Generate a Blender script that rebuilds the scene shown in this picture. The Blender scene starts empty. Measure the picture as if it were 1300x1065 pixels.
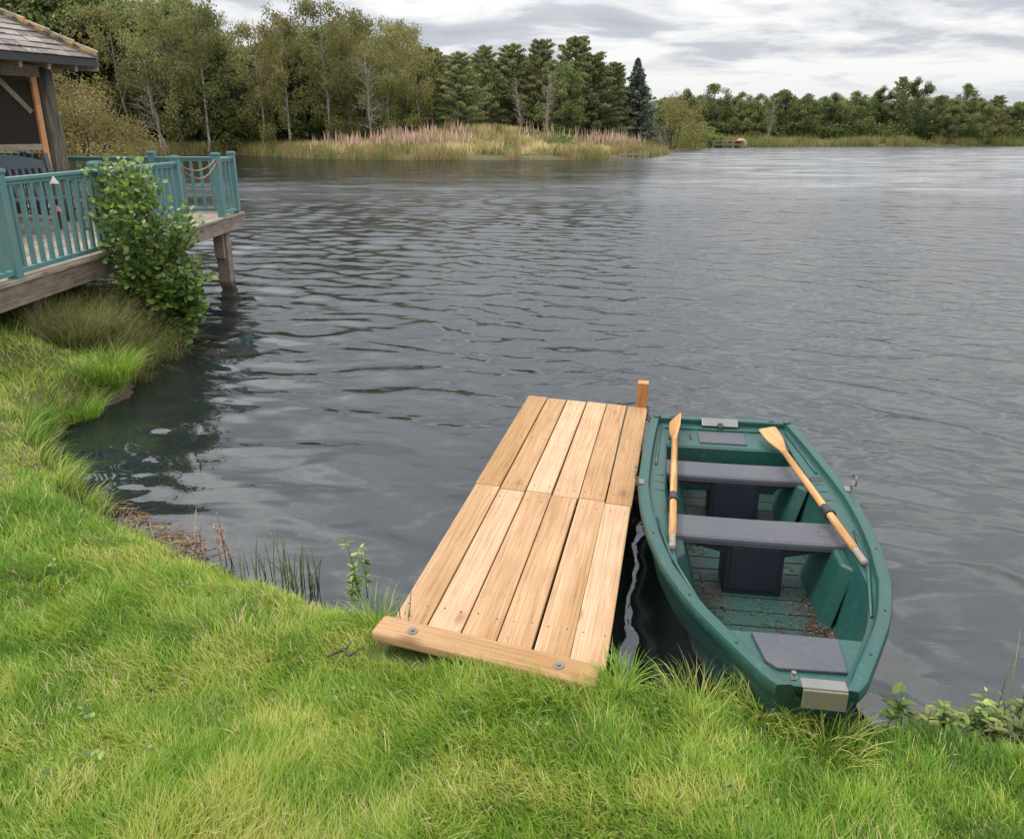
import bpy, math, random
import numpy as np
from mathutils import Vector, Matrix
R=math.radians
rs=np.random.RandomState(7); random.seed(7)
sc=bpy.context.scene; COL=sc.collection
H=2.3; PITCH=math.atan((487.5-166.5)/976); SP,CP=math.sin(PITCH),math.cos(PITCH)
def W(u,v,z=0.0):
    a=(u-650)/976; b=-(v-487.5)/976; dz=-SP+b*CP; dy=CP+b*SP; t=(H-z)/-dz
    return (a*t,dy*t)
# ------------------------------------------------------------------ helpers
def tag(o,label=None,cat=None,group=None,kind=None):
    if label:o['label']=label
    if cat:o['category']=cat
    if group:o['group']=group
    if kind:o['kind']=kind
    return o
def empty(name,loc=(0,0,0),rz=0,**k):
    o=bpy.data.objects.new(name,None); o.empty_display_size=.2; COL.objects.link(o); o.location=loc; o.rotation_euler=(0,0,rz); return tag(o,**k)
def link(name,me,parent=None,**k):
    o=bpy.data.objects.new(name,me); COL.objects.link(o)
    if parent:o.parent=parent
    return tag(o,**k)
class MB:
    def __init__(s): s.v=[];s.f=[];s.r=[]
    def add(s,vs,fs,r=0.0):
        n=len(s.v); s.v+=[tuple(p) for p in vs]; s.f+=[tuple(i+n for i in f) for f in fs]; s.r+=[r]*len(vs)
    def box(s,c,d,M=None,r=0.0,taper=1.0):
        hx,hy,hz=d[0]/2,d[1]/2,d[2]/2; vs=[]
        for z in(-1,1):
            k=taper if z>0 else 1
            for x,y in((-1,-1),(1,-1),(1,1),(-1,1)): vs.append(Vector((x*hx*k,y*hy*k,z*hz)))
        if M is not None: vs=[M@q for q in vs]
        vs=[q+Vector(c) for q in vs]
        s.add(vs,[(3,2,1,0),(4,5,6,7),(0,1,5,4),(1,2,6,5),(2,3,7,6),(3,0,4,7)],r)
    def bar(s,a,b,w,h,r=0.0,up=(0,0,1)):
        a=Vector(a);b=Vector(b);d=b-a;L=d.length;d.normalize();u=Vector(up)
        x=d.cross(u); 
        if x.length<1e-4: x=d.cross(Vector((1,0,0)))
        x.normalize(); z=x.cross(d); M=Matrix((x,d,z)).transposed()
        s.box((a+b)/2,(w,L,h),M,r)
    def tube(s,pts,rad,n=8,r=0.0,cap=True):
        pts=[Vector(p) for p in pts]; vs=[];fs=[]; m=len(pts); px=None
        for i,p in enumerate(pts):
            d=(pts[min(i+1,m-1)]-pts[max(i-1,0)]).normalized()
            if px is None:
                px=d.cross(Vector((0,0,1)))
                if px.length<.05: px=d.cross(Vector((0,1,0)))
            px=(px-d*px.dot(d)).normalized(); py=d.cross(px); q=rad[i] if hasattr(rad,'__len__') else rad
            for k in range(n):
                t=2*math.pi*k/n; vs.append(p+px*math.cos(t)*q+py*math.sin(t)*q)
        for i in range(m-1):
            for k in range(n):
                k2=(k+1)%n; fs.append((i*n+k,i*n+k2,(i+1)*n+k2,(i+1)*n+k))
        if cap: fs.append(tuple(range(n))[::-1]); fs.append(tuple((m-1)*n+k for k in range(n)))
        s.add(vs,fs,r)
    def build(s,name,mat,parent=None,smooth=False,bevel=0,seg=2,**k):
        me=bpy.data.meshes.new(name); me.from_pydata(s.v,[],s.f); me.materials.append(mat)
        at=me.attributes.new('rnd','FLOAT','POINT'); at.data.foreach_set('value',np.array(s.r,dtype=np.float32))
        if smooth: me.polygons.foreach_set('use_smooth',[True]*len(me.polygons))
        me.update(); o=link(name,me,parent,**k)
        if bevel:
            b=o.modifiers.new('bevel','BEVEL'); b.width=bevel; b.segments=seg; b.limit_method='ANGLE'; b.angle_limit=R(40)
        return o
def mesh_np(name,V,Q,mat,T=None,attrs=None,smooth=False):
    me=bpy.data.meshes.new(name); V=np.asarray(V,dtype=np.float32); me.vertices.add(len(V)); me.vertices.foreach_set('co',V.ravel())
    Q=np.asarray(Q,dtype=np.int32).reshape(-1,4); nq=len(Q); T=np.zeros((0,3),np.int32) if T is None else np.asarray(T,dtype=np.int32); nt=len(T)
    me.loops.add(nq*4+nt*3); me.loops.foreach_set('vertex_index',np.concatenate([Q.ravel(),T.ravel()]).astype(np.int32))
    me.polygons.add(nq+nt)
    ls=np.concatenate([np.arange(nq)*4,nq*4+np.arange(nt)*3]).astype(np.int32); me.polygons.foreach_set('loop_start',ls)
    me.polygons.foreach_set('loop_total',np.concatenate([np.full(nq,4),np.full(nt,3)]).astype(np.int32))
    if smooth: me.polygons.foreach_set('use_smooth',np.ones(nq+nt,dtype=bool))
    me.update(calc_edges=True); me.validate()
    for k,a in (attrs or {}).items():
        at=me.attributes.new(k,'FLOAT','POINT'); at.data.foreach_set('value',np.asarray(a,dtype=np.float32))
    me.materials.append(mat); return me
def hash2(ix,iy,seed):
    n=(ix*374761393+iy*668265263+seed*1442695041)&0xffffffff; n=((n^(n>>13))*1274126177)&0xffffffff
    return ((n^(n>>16))&0xffffff)/float(0xffffff)
def vnoise(x,y,seed=0):
    x=np.asarray(x,float);y=np.asarray(y,float); ix=np.floor(x).astype(np.int64);iy=np.floor(y).astype(np.int64);fx=x-ix;fy=y-iy
    fx=fx*fx*(3-2*fx);fy=fy*fy*(3-2*fy)
    a=hash2(ix,iy,seed);b=hash2(ix+1,iy,seed);c=hash2(ix,iy+1,seed);d=hash2(ix+1,iy+1,seed)
    return (a*(1-fx)+b*fx)*(1-fy)+(c*(1-fx)+d*fx)*fy
def fbm(x,y,seed=0,o=3): return sum(vnoise(x*2**i,y*2**i,seed+i)*.5**i for i in range(o))/sum(.5**i for i in range(o))
def sst(a,b,x): t=np.clip((x-a)/(b-a),0,1); return t*t*(3-2*t)
# ------------------------------------------------------------------ materials
class NT:
    def __init__(s,name):
        s.m=bpy.data.materials.new(name); s.m.use_nodes=True; s.t=s.m.node_tree; s.t.nodes.clear(); s.o=s.n('OutputMaterial')
    def n(s,ty,**k):
        x=s.t.nodes.new('ShaderNode'+ty)
        for a,b in k.items(): setattr(x,a,b)
        return x
    def l(s,a,b): s.t.links.new(a,b)
    def ramp(s,fac,stops):
        x=s.n('ValToRGB'); e=x.color_ramp.elements
        while len(e)<len(stops): e.new(.5)
        for i,(p,c) in enumerate(stops): e[i].position=p; e[i].color=(*c,1)
        s.l(fac,x.inputs[0]); return x.outputs[0]
    def coord(s,scale=(1,1,1),rot=(0,0,0),rnd=0):
        tc=s.n('TexCoord'); mp=s.n('Mapping'); mp.inputs['Scale'].default_value=scale; mp.inputs['Rotation'].default_value=rot
        if rnd:
            at=s.n('Attribute',attribute_name='rnd'); mm=s.n('VectorMath',operation='SCALE'); mm.inputs[0].default_value=(3.1*rnd,5.7*rnd,9.3*rnd); s.l(at.outputs['Fac'],mm.inputs['Scale'])
            ad=s.n('VectorMath',operation='ADD'); s.l(tc.outputs['Object'],ad.inputs[0]); s.l(mm.outputs[0],ad.inputs[1]); s.l(ad.outputs[0],mp.inputs[0])
        else: s.l(tc.outputs['Object'],mp.inputs[0])
        return mp.outputs[0]
    def noise(s,vec,scale,detail=4,rough=.55,dist=0):
        x=s.n('TexNoise'); x.inputs['Scale'].default_value=scale; x.inputs['Detail'].default_value=detail; x.inputs['Roughness'].default_value=rough; x.inputs['Distortion'].default_value=dist
        s.l(vec,x.inputs['Vector']); return x.outputs['Fac']
    def mix(s,f,a,b,mode='MIX'):
        x=s.n('Mix',data_type='RGBA',blend_type=mode)
        for i,q in((0,f),(6,a),(7,b)):
            if hasattr(q,'is_linked'): s.l(q,x.inputs[i])
            elif i==0: x.inputs[0].default_value=q
            else: x.inputs[i].default_value=(*q,1)
        return x.outputs[2]
    def math(s,op,a,b=0.0,c=None):
        x=s.n('Math',operation=op)
        for i,q in((0,a),(1,b),(2,c)):
            if q is None: continue
            if hasattr(q,'is_linked'): s.l(q,x.inputs[i])
            else: x.inputs[i].default_value=q
        return x.outputs[0]
    def bump(s,h,dist=.01,strength=1.0,nrm=None):
        x=s.n('Bump'); x.inputs['Distance'].default_value=dist; x.inputs['Strength'].default_value=strength; s.l(h,x.inputs['Height'])
        if nrm: s.l(nrm,x.inputs['Normal'])
        return x.outputs[0]
    def pr(s,col,rough=.6,nrm=None,metal=0,spec=.5):
        p=s.n('BsdfPrincipled')
        for k,q in(('Base Color',col),('Roughness',rough)):
            if hasattr(q,'is_linked'): s.l(q,p.inputs[k])
            else: p.inputs[k].default_value=(*q,1) if k=='Base Color' else q
        p.inputs['Metallic'].default_value=metal; p.inputs['Specular IOR Level'].default_value=spec
        if nrm: s.l(nrm,p.inputs['Normal'])
        s.l(p.outputs[0],s.o.inputs[0]); return p
def m_wood(name,stops,gscale=(60,4,60),knots=True,rough=.7,bump=.002,blotch=.35,dirt=(.25,.2,.15),rnd=1,tone=.35):
    k=NT(name); v=k.coord(gscale,rnd=rnd); g=k.noise(v,1.0,5,.6,.6); col=k.ramp(g,stops)
    v2=k.coord((1,1,1),rnd=rnd); b=k.noise(v2,3.5,3); col=k.mix(k.math('MULTIPLY',k.ramp(b,[(.45,(0,0,0)),(.75,(1,1,1))]),blotch),col,dirt,'MULTIPLY')
    at=k.n('Attribute',attribute_name='rnd'); 
    wn=k.n('TexWhiteNoise',noise_dimensions='1D'); k.l(at.outputs['Fac'],wn.inputs['W'])
    hv=k.n('HueSaturation'); k.l(col,hv.inputs['Color']); k.l(k.math('MULTIPLY_ADD',wn.outputs['Value'],tone,1-tone/2),hv.inputs['Value']); k.l(k.math('MULTIPLY_ADD',wn.outputs['Value'],-.25,1.1),hv.inputs['Saturation']); col=hv.outputs[0]
    if knots:
        vk=k.coord((5.5,2.2,5.5),rnd=rnd); vo=k.n('TexVoronoi'); vo.inputs['Scale'].default_value=1.0; k.l(vk,vo.inputs['Vector'])
        kn=k.ramp(vo.outputs['Distance'],[(.04,(1,1,1)),(.15,(0,0,0))]); col=k.mix(k.math('MULTIPLY',kn,.75),col,(.16,.075,.03))
        # fine dark specks and checks
        vs=k.coord((60,18,60),rnd=rnd); sp=k.noise(vs,1.0,2); spk=k.ramp(sp,[(.70,(0,0,0)),(.74,(1,1,1))]); col=k.mix(k.math('MULTIPLY',spk,.35),col,(.12,.07,.04))
    k.pr(col,rough,k.bump(g,bump),spec=.25); return k.m
M={}
M['new_wood']=m_wood('new_larch_boards',[(.25,(.19,.100,.045)),(.40,(.32,.182,.085)),(.58,(.39,.242,.125)),(.78,(.46,.315,.18))],gscale=(120,2.6,120),bump=.0015,blotch=.28,dirt=(.62,.47,.36),tone=.42)
M['old_wood']=m_wood('weathered_timber',[(.25,(.12,.095,.07)),(.5,(.25,.205,.155)),(.8,(.37,.32,.26))],gscale=(50,3,50),bump=.003,blotch=.6,dirt=(.45,.5,.4))
M['beam_wood']=m_wood('weathered_beam',[(.25,(.09,.065,.05)),(.5,(.19,.145,.11)),(.8,(.30,.25,.20))],gscale=(40,3,40),bump=.003,blotch=.6,dirt=(.4,.42,.36))
M['orange_wood']=m_wood('stained_timber',[(.25,(.34,.13,.045)),(.5,(.5,.23,.09)),(.8,(.6,.32,.14))],gscale=(60,60,3),bump=.001)
M['oar_wood']=m_wood('varnished_oar_wood',[(.3,(.28,.125,.035)),(.5,(.42,.21,.065)),(.75,(.52,.29,.11))],gscale=(4,70,70),rough=.38,bump=.0004,knots=False,blotch=.2,dirt=(.7,.5,.4),rnd=0)
def m_paint(name,c,rough=.5,dirt=.35,dcol=(.35,.33,.25),bumpd=.001,sc_=3,spec=.5,edge=True):
    k=NT(name); v=k.coord(); a=k.noise(v,sc_,5,.65); b=k.noise(v,sc_*14,4,.6)
    f=k.math('MULTIPLY',k.ramp(a,[(.42,(0,0,0)),(.72,(1,1,1))]),dirt); col=k.mix(f,c,dcol)
    col=k.mix(k.math('MULTIPLY',k.ramp(b,[(.55,(0,0,0)),(.75,(1,1,1))]),dirt*.6),col,tuple(min(1,q*1.9+.02) for q in c))
    rr=k.math('MULTIPLY_ADD',b,.25,rough-.12); k.pr(col,rr,k.bump(b,bumpd),spec=spec); return k.m
M['teal']=m_paint('teal_paint',(.066,.17,.172),.6,.7,(.13,.19,.15))
M['boat']=m_paint('moulded_green_plastic',(.008,.056,.046),.42,.8,(.022,.048,.034),.0006,2.2,.5)
M['boat_in']=m_paint('green_plastic_liner',(.007,.048,.04),.5,.4,(.05,.075,.05),.0006,2.6,.4)
M['boat_floor']=m_paint('green_floor_boards',(.012,.045,.038),.65,.9,(.045,.028,.02),.001,4,.35)
M['thwart']=m_paint('grey_seat_plastic',(.05,.052,.064),.45,.5,(.09,.085,.085),.0006,3,.4)
M['navy']=m_paint('navy_locker_plastic',(.012,.014,.024),.5,.3,(.03,.03,.03),.0005,5,.4)
M['bench']=m_paint('slate_blue_bench_paint',(.035,.05,.065),.5,.3,(.08,.09,.09))
M['steel']=m_paint('dull_steel',(.15,.15,.14),.38,.5,(.22,.2,.17),.0004,9); M['steel'].node_tree.nodes['Principled BSDF'].inputs['Metallic'].default_value=.35
M['galv']=m_paint('galvanised_plate',(.13,.12,.085),.5,.6,(.13,.11,.06),.0008,7)
M['black']=m_paint('black_rubber',(.02,.02,.022),.55,.3,(.05,.05,.05))
M['rope']=m_paint('hemp_rope',(.22,.15,.10),.9,.4,(.12,.08,.06),.002,40)
M['white']=m_paint('white_cloth',(.75,.70,.6),.8,.2,(.5,.45,.4)); M['pink']=m_paint('pink_cloth',(.65,.25,.3),.8,.2,(.5,.3,.3))
M['stone']=m_paint('buff_boulder',(.30,.20,.10),.85,.6,(.25,.2,.14),.02,1.5)
def m_log():
    k=NT('weathered_log'); g=k.noise(k.coord((14,14,1.2)),1.5,5,.6,.5); c=k.ramp(g,[(.25,(.035,.03,.025)),(.5,(.11,.10,.08)),(.75,(.21,.19,.155))]); k.pr(c,.85,k.bump(g,.02),spec=.2); return k.m
M['log']=m_log()
def m_slate():
    k=NT('roof_slate'); at=k.n('Attribute',attribute_name='rnd'); wn=k.n('TexWhiteNoise',noise_dimensions='1D'); k.l(at.outputs['Fac'],wn.inputs['W'])
    c=k.ramp(wn.outputs['Value'],[(0,(.10,.09,.085)),(.5,(.18,.155,.14)),(1,(.27,.235,.21))]); v=k.coord(); n=k.noise(v,9,5,.7)
    c=k.mix(k.ramp(n,[(.57,(0,0,0)),(.64,(1,1,1))]),c,(.30,.28,.22)); n2=k.noise(v,4,4,.7); c=k.mix(k.ramp(n2,[(.66,(0,0,0)),(.70,(1,1,1))]),c,(.36,.17,.05))
    k.pr(c,.75,k.bump(n,.006),spec=.3); return k.m
M['slate']=m_slate()
def m_ridge():
    k=NT('lichened_ridge'); n=k.noise(k.coord(),7,5,.7); c=k.ramp(n,[(.3,(.08,.07,.06)),(.5,(.25,.2,.14)),(.62,(.42,.23,.08)),(.75,(.2,.2,.1))]); k.pr(c,.9,k.bump(n,.03),spec=.2); return k.m
M['ridge']=m_ridge()
def m_mesh():
    k=NT('dark_mesh_screen'); d=k.n('BsdfDiffuse'); d.inputs[0].default_value=(.035,.028,.024,1); t=k.n('BsdfTransparent'); t.inputs[0].default_value=(.9,.9,.9,1)
    x=k.n('MixShader'); x.inputs[0].default_value=.90; k.l(t.outputs[0],x.inputs[1]); k.l(d.outputs[0],x.inputs[2]); k.l(x.outputs[0],k.o.inputs[0]); return k.m
M['mesh']=m_mesh()
def m_leaf(name,stops,trans=.35,rough=.55,hue=.0,objrnd=.25,spec=.3):
    # 'rnd' picks the leaf's own colour; each plant varies a little as a whole
    k=NT(name); at=k.n('Attribute',attribute_name='rnd'); col=k.ramp(at.outputs['Fac'],stops)
    if objrnd:
        oi=k.n('ObjectInfo'); hv=k.n('HueSaturation'); k.l(col,hv.inputs['Color']); k.l(k.math('MULTIPLY_ADD',oi.outputs['Random'],objrnd*2,1-objrnd),hv.inputs['Value'])
        wn=k.n('TexWhiteNoise',noise_dimensions='1D'); k.l(oi.outputs['Random'],wn.inputs['W']); k.l(k.math('MULTIPLY_ADD',wn.outputs['Value'],.04,.48),hv.inputs['Hue']); col=hv.outputs[0]
    p=k.n('BsdfPrincipled'); k.l(col,p.inputs['Base Color']); p.inputs['Roughness'].default_value=rough; p.inputs['Specular IOR Level'].default_value=spec
    t=k.n('BsdfTranslucent'); k.l(col,t.inputs[0]); x=k.n('MixShader'); x.inputs[0].default_value=trans; k.l(p.outputs[0],x.inputs[1]); k.l(t.outputs[0],x.inputs[2]); k.l(x.outputs[0],k.o.inputs[0]); return k.m
M['birch_leaf']=m_leaf('birch_leaves',[(0,(.11,.12,.04)),(.5,(.23,.225,.075)),(.85,(.34,.29,.09)),(1,(.46,.30,.10))],0.42)
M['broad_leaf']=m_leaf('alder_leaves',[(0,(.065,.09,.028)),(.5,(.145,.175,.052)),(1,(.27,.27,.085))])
M['pine_leaf']=m_leaf('pine_needles',[(0,(.10,.115,.05)),(.5,(.225,.235,.095)),(1,(.38,.36,.16))],0.35)
M['spruce_leaf']=m_leaf('spruce_needles',[(0,(.08,.10,.075)),(.5,(.16,.19,.14)),(1,(.29,.32,.24))],0.2)
M['willow_leaf']=m_leaf('willow_leaves',[(0,(.11,.10,.03)),(.5,(.21,.185,.06)),(1,(.32,.27,.10))],.35,.6,0,.12)
M['bare_leaf']=m_leaf('bare_twigs',[(0,(.10,.08,.05)),(.6,(.17,.14,.09)),(1,(.1,.12,.04))],.2)
M['shrub_leaf']=m_leaf('shrub_leaves',[(0,(.05,.10,.022)),(.5,(.13,.21,.035)),(.85,(.25,.33,.055)),(1,(.44,.48,.12))],.35,.42,0,0,.45)
M['grass']=m_leaf('grass_blades',[(0,(.06,.13,.017)),(.35,(.155,.295,.03)),(.65,(.30,.42,.05)),(.85,(.56,.52,.16)),(1,(.66,.53,.32))],.42,.5,0,0,.3)
M['rough_grass']=m_leaf('dry_tussock_blades',[(0,(.06,.10,.02)),(.5,(.13,.18,.04)),(.8,(.24,.22,.09)),(1,(.38,.30,.16))],.35,.6,0,0,.2)
M['reeds']=m_leaf('reed_blades',[(0,(.08,.12,.03)),(.35,(.17,.19,.06)),(.65,(.30,.23,.10)),(1,(.46,.31,.17))],.3,.7,0,0,.15)
M['straw']=m_leaf('straw_grass',[(0,(.12,.15,.05)),(.3,(.26,.24,.09)),(.6,(.55,.44,.21)),(1,(.82,.68,.40))],.3,.7,0,0,.15)
M['fireweed']=m_leaf('fireweed_spikes',[(0,(.10,.12,.04)),(.3,(.30,.24,.13)),(.65,(.55,.36,.28)),(1,(.72,.50,.43))],.3,.7,0,0,.15)
M['rush']=m_leaf('rush_stems',[(0,(.05,.10,.02)),(.6,(.11,.18,.04)),(1,(.22,.25,.09))],.2,.5,0,0,.3)
M['dry_herb']=m_leaf('dead_herb',[(0,(.16,.07,.05)),(.6,(.26,.16,.09)),(1,(.45,.35,.2))],.2,.7,0,0,.2)
M['litter']=m_leaf('brown_leaf_litter',[(0,(.03,.014,.009)),(.6,(.085,.04,.024)),(1,(.17,.09,.055))],.1,.7,0,0,.2)
def m_bark(name,white):
    k=NT(name); n=k.noise(k.coord((3,3,1.2)),4,4,.7); 
    st=[(.40,(.05,.045,.04)),(.52,(.24,.22,.19)),(.75,(.42,.39,.34))] if white else [(.3,(.035,.028,.02)),(.6,(.10,.085,.06)),(.8,(.16,.14,.10))]
    k.pr(k.ramp(n,st),.85,spec=.2); return k.m
M['bark_white']=m_bark('birch_bark',True); M['bark']=m_bark('brown_bark',False)
k=NT('grey_branch'); n=k.noise(k.coord(),5,3); k.pr(k.ramp(n,[(.3,(.16,.14,.11)),(.7,(.32,.29,.23))]),.8,spec=.2); M['bark_grey']=k.m
def m_ground():
    k=NT('bank_soil_and_turf'); v=k.coord(); a=k.noise(v,.9,5,.6); b=k.noise(v,14,5,.7); g=k.n('NewGeometry'); sx=k.n('SeparateXYZ'); k.l(g.outputs['Position'],sx.inputs[0])
    turf=k.mix(b,(.035,.05,.012),(.10,.115,.03)); turf=k.mix(k.ramp(a,[(.5,(0,0,0)),(.7,(1,1,1))]),turf,(.14,.12,.05))
    soil=k.mix(b,(.03,.022,.015),(.13,.095,.065)); 
    z=k.math('ADD',sx.outputs['Z'],k.math('MULTIPLY_ADD',a,.16,-.08)); f=k.ramp(k.math('MULTIPLY_ADD',z,1.0,0),[(.10,(0,0,0)),(.22,(1,1,1))]); col=k.mix(f,soil,turf)
    dz=k.ramp(k.math('MULTIPLY',z,-.8),[(.0,(0,0,0)),(.55,(1,1,1))]); col=k.mix(dz,col,(.012,.02,.018))
    k.pr(col,.9,k.bump(b,.03),spec=.2); return k.m
M['ground']=m_ground()
def m_water():
    k=NT('pond_water'); g=k.n('NewGeometry'); P=g.outputs['Position']
    def layer(rot,sx_,sy_,sc_,det,dist):
        mp=k.n('Mapping'); mp.vector_type='POINT'; mp.inputs['Rotation'].default_value=(0,0,R(rot)); mp.inputs['Scale'].default_value=(sx_,sy_,1); k.l(P,mp.inputs[0]); return k.noise(mp.outputs[0],sc_,det,.5,dist)
    sep=k.n('SeparateXYZ'); k.l(P,sep.inputs[0]); b=layer(18,1,2.8,4.2,1.5,.6); c=layer(12,1,2.2,11,2,.4); w=layer(15,.35,1.0,.12,2,.5)
    q=k.math('MULTIPLY_ADD',sep.outputs['X'],.10,k.math('MULTIPLY_ADD',sep.outputs['Y'],.13,-.25)); op=k.n('Clamp'); k.l(q,op.inputs[0]); op.inputs[1].default_value=.05; op.inputs[2].default_value=1
    amp=k.math('MULTIPLY',op.outputs[0],k.math('MULTIPLY_ADD',w,1.0,.5))
    far=layer(15,.45,2.0,.5,3,.5); ff=k.math('MINIMUM',k.math('MAXIMUM',k.math('MULTIPLY_ADD',sep.outputs['Y'],.03,-.45),0.0),1.0); h=k.math('ADD',k.math('MULTIPLY',k.math('MULTIPLY',far,ff),.16),k.math('MULTIPLY',k.math('ADD',k.math('MULTIPLY',b,.004),k.math('MULTIPLY',c,.0016)),amp)); nrm=k.bump(h,1.0)
    fr=k.n('Fresnel'); fr.inputs[0].default_value=1.7; k.l(nrm,fr.inputs['Normal'])
    gl=k.n('BsdfGlossy'); 
    cl=lambda v:k.math('MINIMUM',k.math('MAXIMUM',v,0.0),1.0)
    shel=k.math('MULTIPLY',cl(k.math('MULTIPLY_ADD',sep.outputs['Y'],.05,-1.5)),cl(k.math('MULTIPLY_ADD',sep.outputs['X'],-.08,1.1)))
    rg=k.math('MULTIPLY',k.math('MINIMUM',k.math('MULTIPLY_ADD',sep.outputs['Y'],.0080,-.04),.235),k.math('MULTIPLY_ADD',shel,-.72,1.0)); w2=layer(10,.45,1.0,.35,4,.6); w3=layer(14,.5,2.2,.9,2,.5); rg=k.math('MULTIPLY',rg,k.math('ADD',k.math('MULTIPLY_ADD',w2,1.0,.3),k.math('MULTIPLY_ADD',w3,.9,-.35))); rg=k.math('MAXIMUM',rg,.006); k.l(rg,gl.inputs['Roughness']); k.l(nrm,gl.inputs['Normal'])
    tr=k.n('BsdfTransparent'); tr.inputs[0].default_value=(.34,.42,.38,1); df=k.n('BsdfDiffuse'); df.inputs[0].default_value=(.022,.028,.028,1)
    x0=k.n('MixShader'); x0.inputs[0].default_value=.55; k.l(tr.outputs[0],x0.inputs[1]); k.l(df.outputs[0],x0.inputs[2])
    x=k.n('MixShader'); k.l(fr.outputs[0],x.inputs[0]); k.l(x0.outputs[0],x.inputs[1]); k.l(gl.outputs[0],x.inputs[2]); k.l(x.outputs[0],k.o.inputs[0]); return k.m
M['water']=m_water()
# ------------------------------------------------------------------ terrain
SHORE=np.array([(-4.05,8.9),(-3.85,7.9),(-3.7,7.2),(-3.48,6.6),(-3.6,6.15),(-3.62,5.7),(-3.4,5.2),(-3.02,4.82),(-2.60,4.38),(-2.2,4.08),(-1.78,3.80),(-1.45,3.58),(-1.15,3.40),(-.85,3.24),(-.55,3.12),(-.25,2.98),(.1,2.78),(.45,2.64),(.8,2.52),(1.1,2.42),(1.45,2.33),(1.8,2.22),(2.2,2.1),(3.2,1.6),(6,.2),(14,-6),(40,-12),(110,-5),(160,40),(165,100),(140,126),(110,130),(80.7,126.8),(60,124),(41.3,120.6),(30,118),(22.5,115),(17.5,108),(18.2,97),(15.5,82),(11.5,71),(7.3,67.4),(2,66.3),(-3.2,65.6),(-9,66.2),(-15.3,67.8),(-21,74),(-27,80.8),(-38,79),(-52,74),(-60,60),(-52,40),(-32,24),(-16,14.5),(-9,11.2),(-5.6,10.0)],float)
def sdist(x,y):
    x=np.asarray(x,float).ravel(); y=np.asarray(y,float).ravel(); d=np.full(x.shape,1e9); ins=np.zeros(x.shape,bool); n=len(SHORE)
    for i in range(n):
        ax,ay=SHORE[i]; bx,by=SHORE[(i+1)%n]; ex,ey=bx-ax,by-ay
        t=np.clip(((x-ax)*ex+(y-ay)*ey)/(ex*ex+ey*ey),0,1); d=np.minimum(d,np.hypot(x-ax-t*ex,y-ay-t*ey))
        if ay!=by:
            c=((ay>y)!=(by>y))&(x<(bx-ax)*(y-ay)/(by-ay)+ax); ins^=c
    return np.where(ins,-d,d)     # land positive
def height(x,y):
    sh=np.shape(x); x=np.asarray(x,float).ravel(); y=np.asarray(y,float).ravel(); d=sdist(x,y); r=np.hypot(x,y); near=1-sst(14,30,r)
    d2=d+near*(fbm(x*2.6,y*2.6,5)-.5)*.22
    lt=sst(3.6,6.5,y)*sst(-2.2,-4.2,x)
    zn=.02+(.31*sst(0,.22,d2))*np.maximum(sst(-.6,-.2,x),sst(4.2,4.8,y))+(.27*sst(0.02,.40,d2))*(1-np.maximum(sst(-.6,-.2,x),sst(4.2,4.8,y)))+.09*sst(.3,1.6,d2)+.12*sst(1.2,4,d2)+lt*(.30*sst(.2,1.4,d2))+(fbm(x*1.7,y*1.7,9)-.5)*.10*sst(.1,.5,d2)+(fbm(x*7,y*7,2)-.5)*.035*sst(.0,.3,d2)
    mound=1.4*np.exp(-(((x+2.5)/8)**2+((y-80)/7)**2))+.5*np.exp(-(((x-13)/5)**2+((y-84)/9)**2))
    zf=.05+.45*sst(0,3,d)+.5*sst(3,16,d)+mound*sst(1,9,d)+(fbm(x*.3,y*.3,3)-.5)*.5*sst(1,6,d)+sst(60,500,d)*6
    zl=zn*near+zf*(1-near)
    zw=-np.minimum(1.7,.02+(.30*near+.5*(1-near))*(-d2)**1.0)+(fbm(x*5,y*5,4)-.5)*.05*near
    return np.where(d2>0,zl,np.minimum(zw,-.004)).reshape(sh)
def axis(lo,hi,flo,fhi,step,g=1.09):
    c=list(np.arange(flo,fhi+1e-6,step)); s=step; v=c[-1]
    while v<hi: s=min(s*g,60); v+=s; c.append(v)
    s=step; v=c[0]; pre=[]
    while v>lo: s=min(s*g,60); v-=s; pre.append(v)
    return np.array(pre[::-1]+c)
def sheet(name,xs,ys,zf,mat,**k):
    X,Y=np.meshgrid(xs,ys); Z=zf(X,Y); V=np.stack([X.ravel(),Y.ravel(),Z.ravel()],1); nx,ny=len(xs),len(ys)
    i,j=np.meshgrid(np.arange(nx-1),np.arange(ny-1)); a=(j*nx+i).ravel(); Q=np.stack([a,a+1,a+1+nx,a+nx],1)
    return link(name,mesh_np(name,V,Q,mat,smooth=True),**k)
def axis2():   # finer strip again across the far shore
    y=list(axis(-400,60,-1,10,.055,1.05)); y=[q for q in y if q<56]
    y+=list(np.arange(56,92,.9))+list(np.arange(92,135,1.6))
    v=y[-1];s=3
    while v<1500: v+=s; s*=1.15; y.append(v)
    return np.array(y)
xs=axis(-1500,1500,-6,4,.06,1.055)
ground=sheet('ground',xs,axis2(),height,M['ground'],kind='structure')
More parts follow.
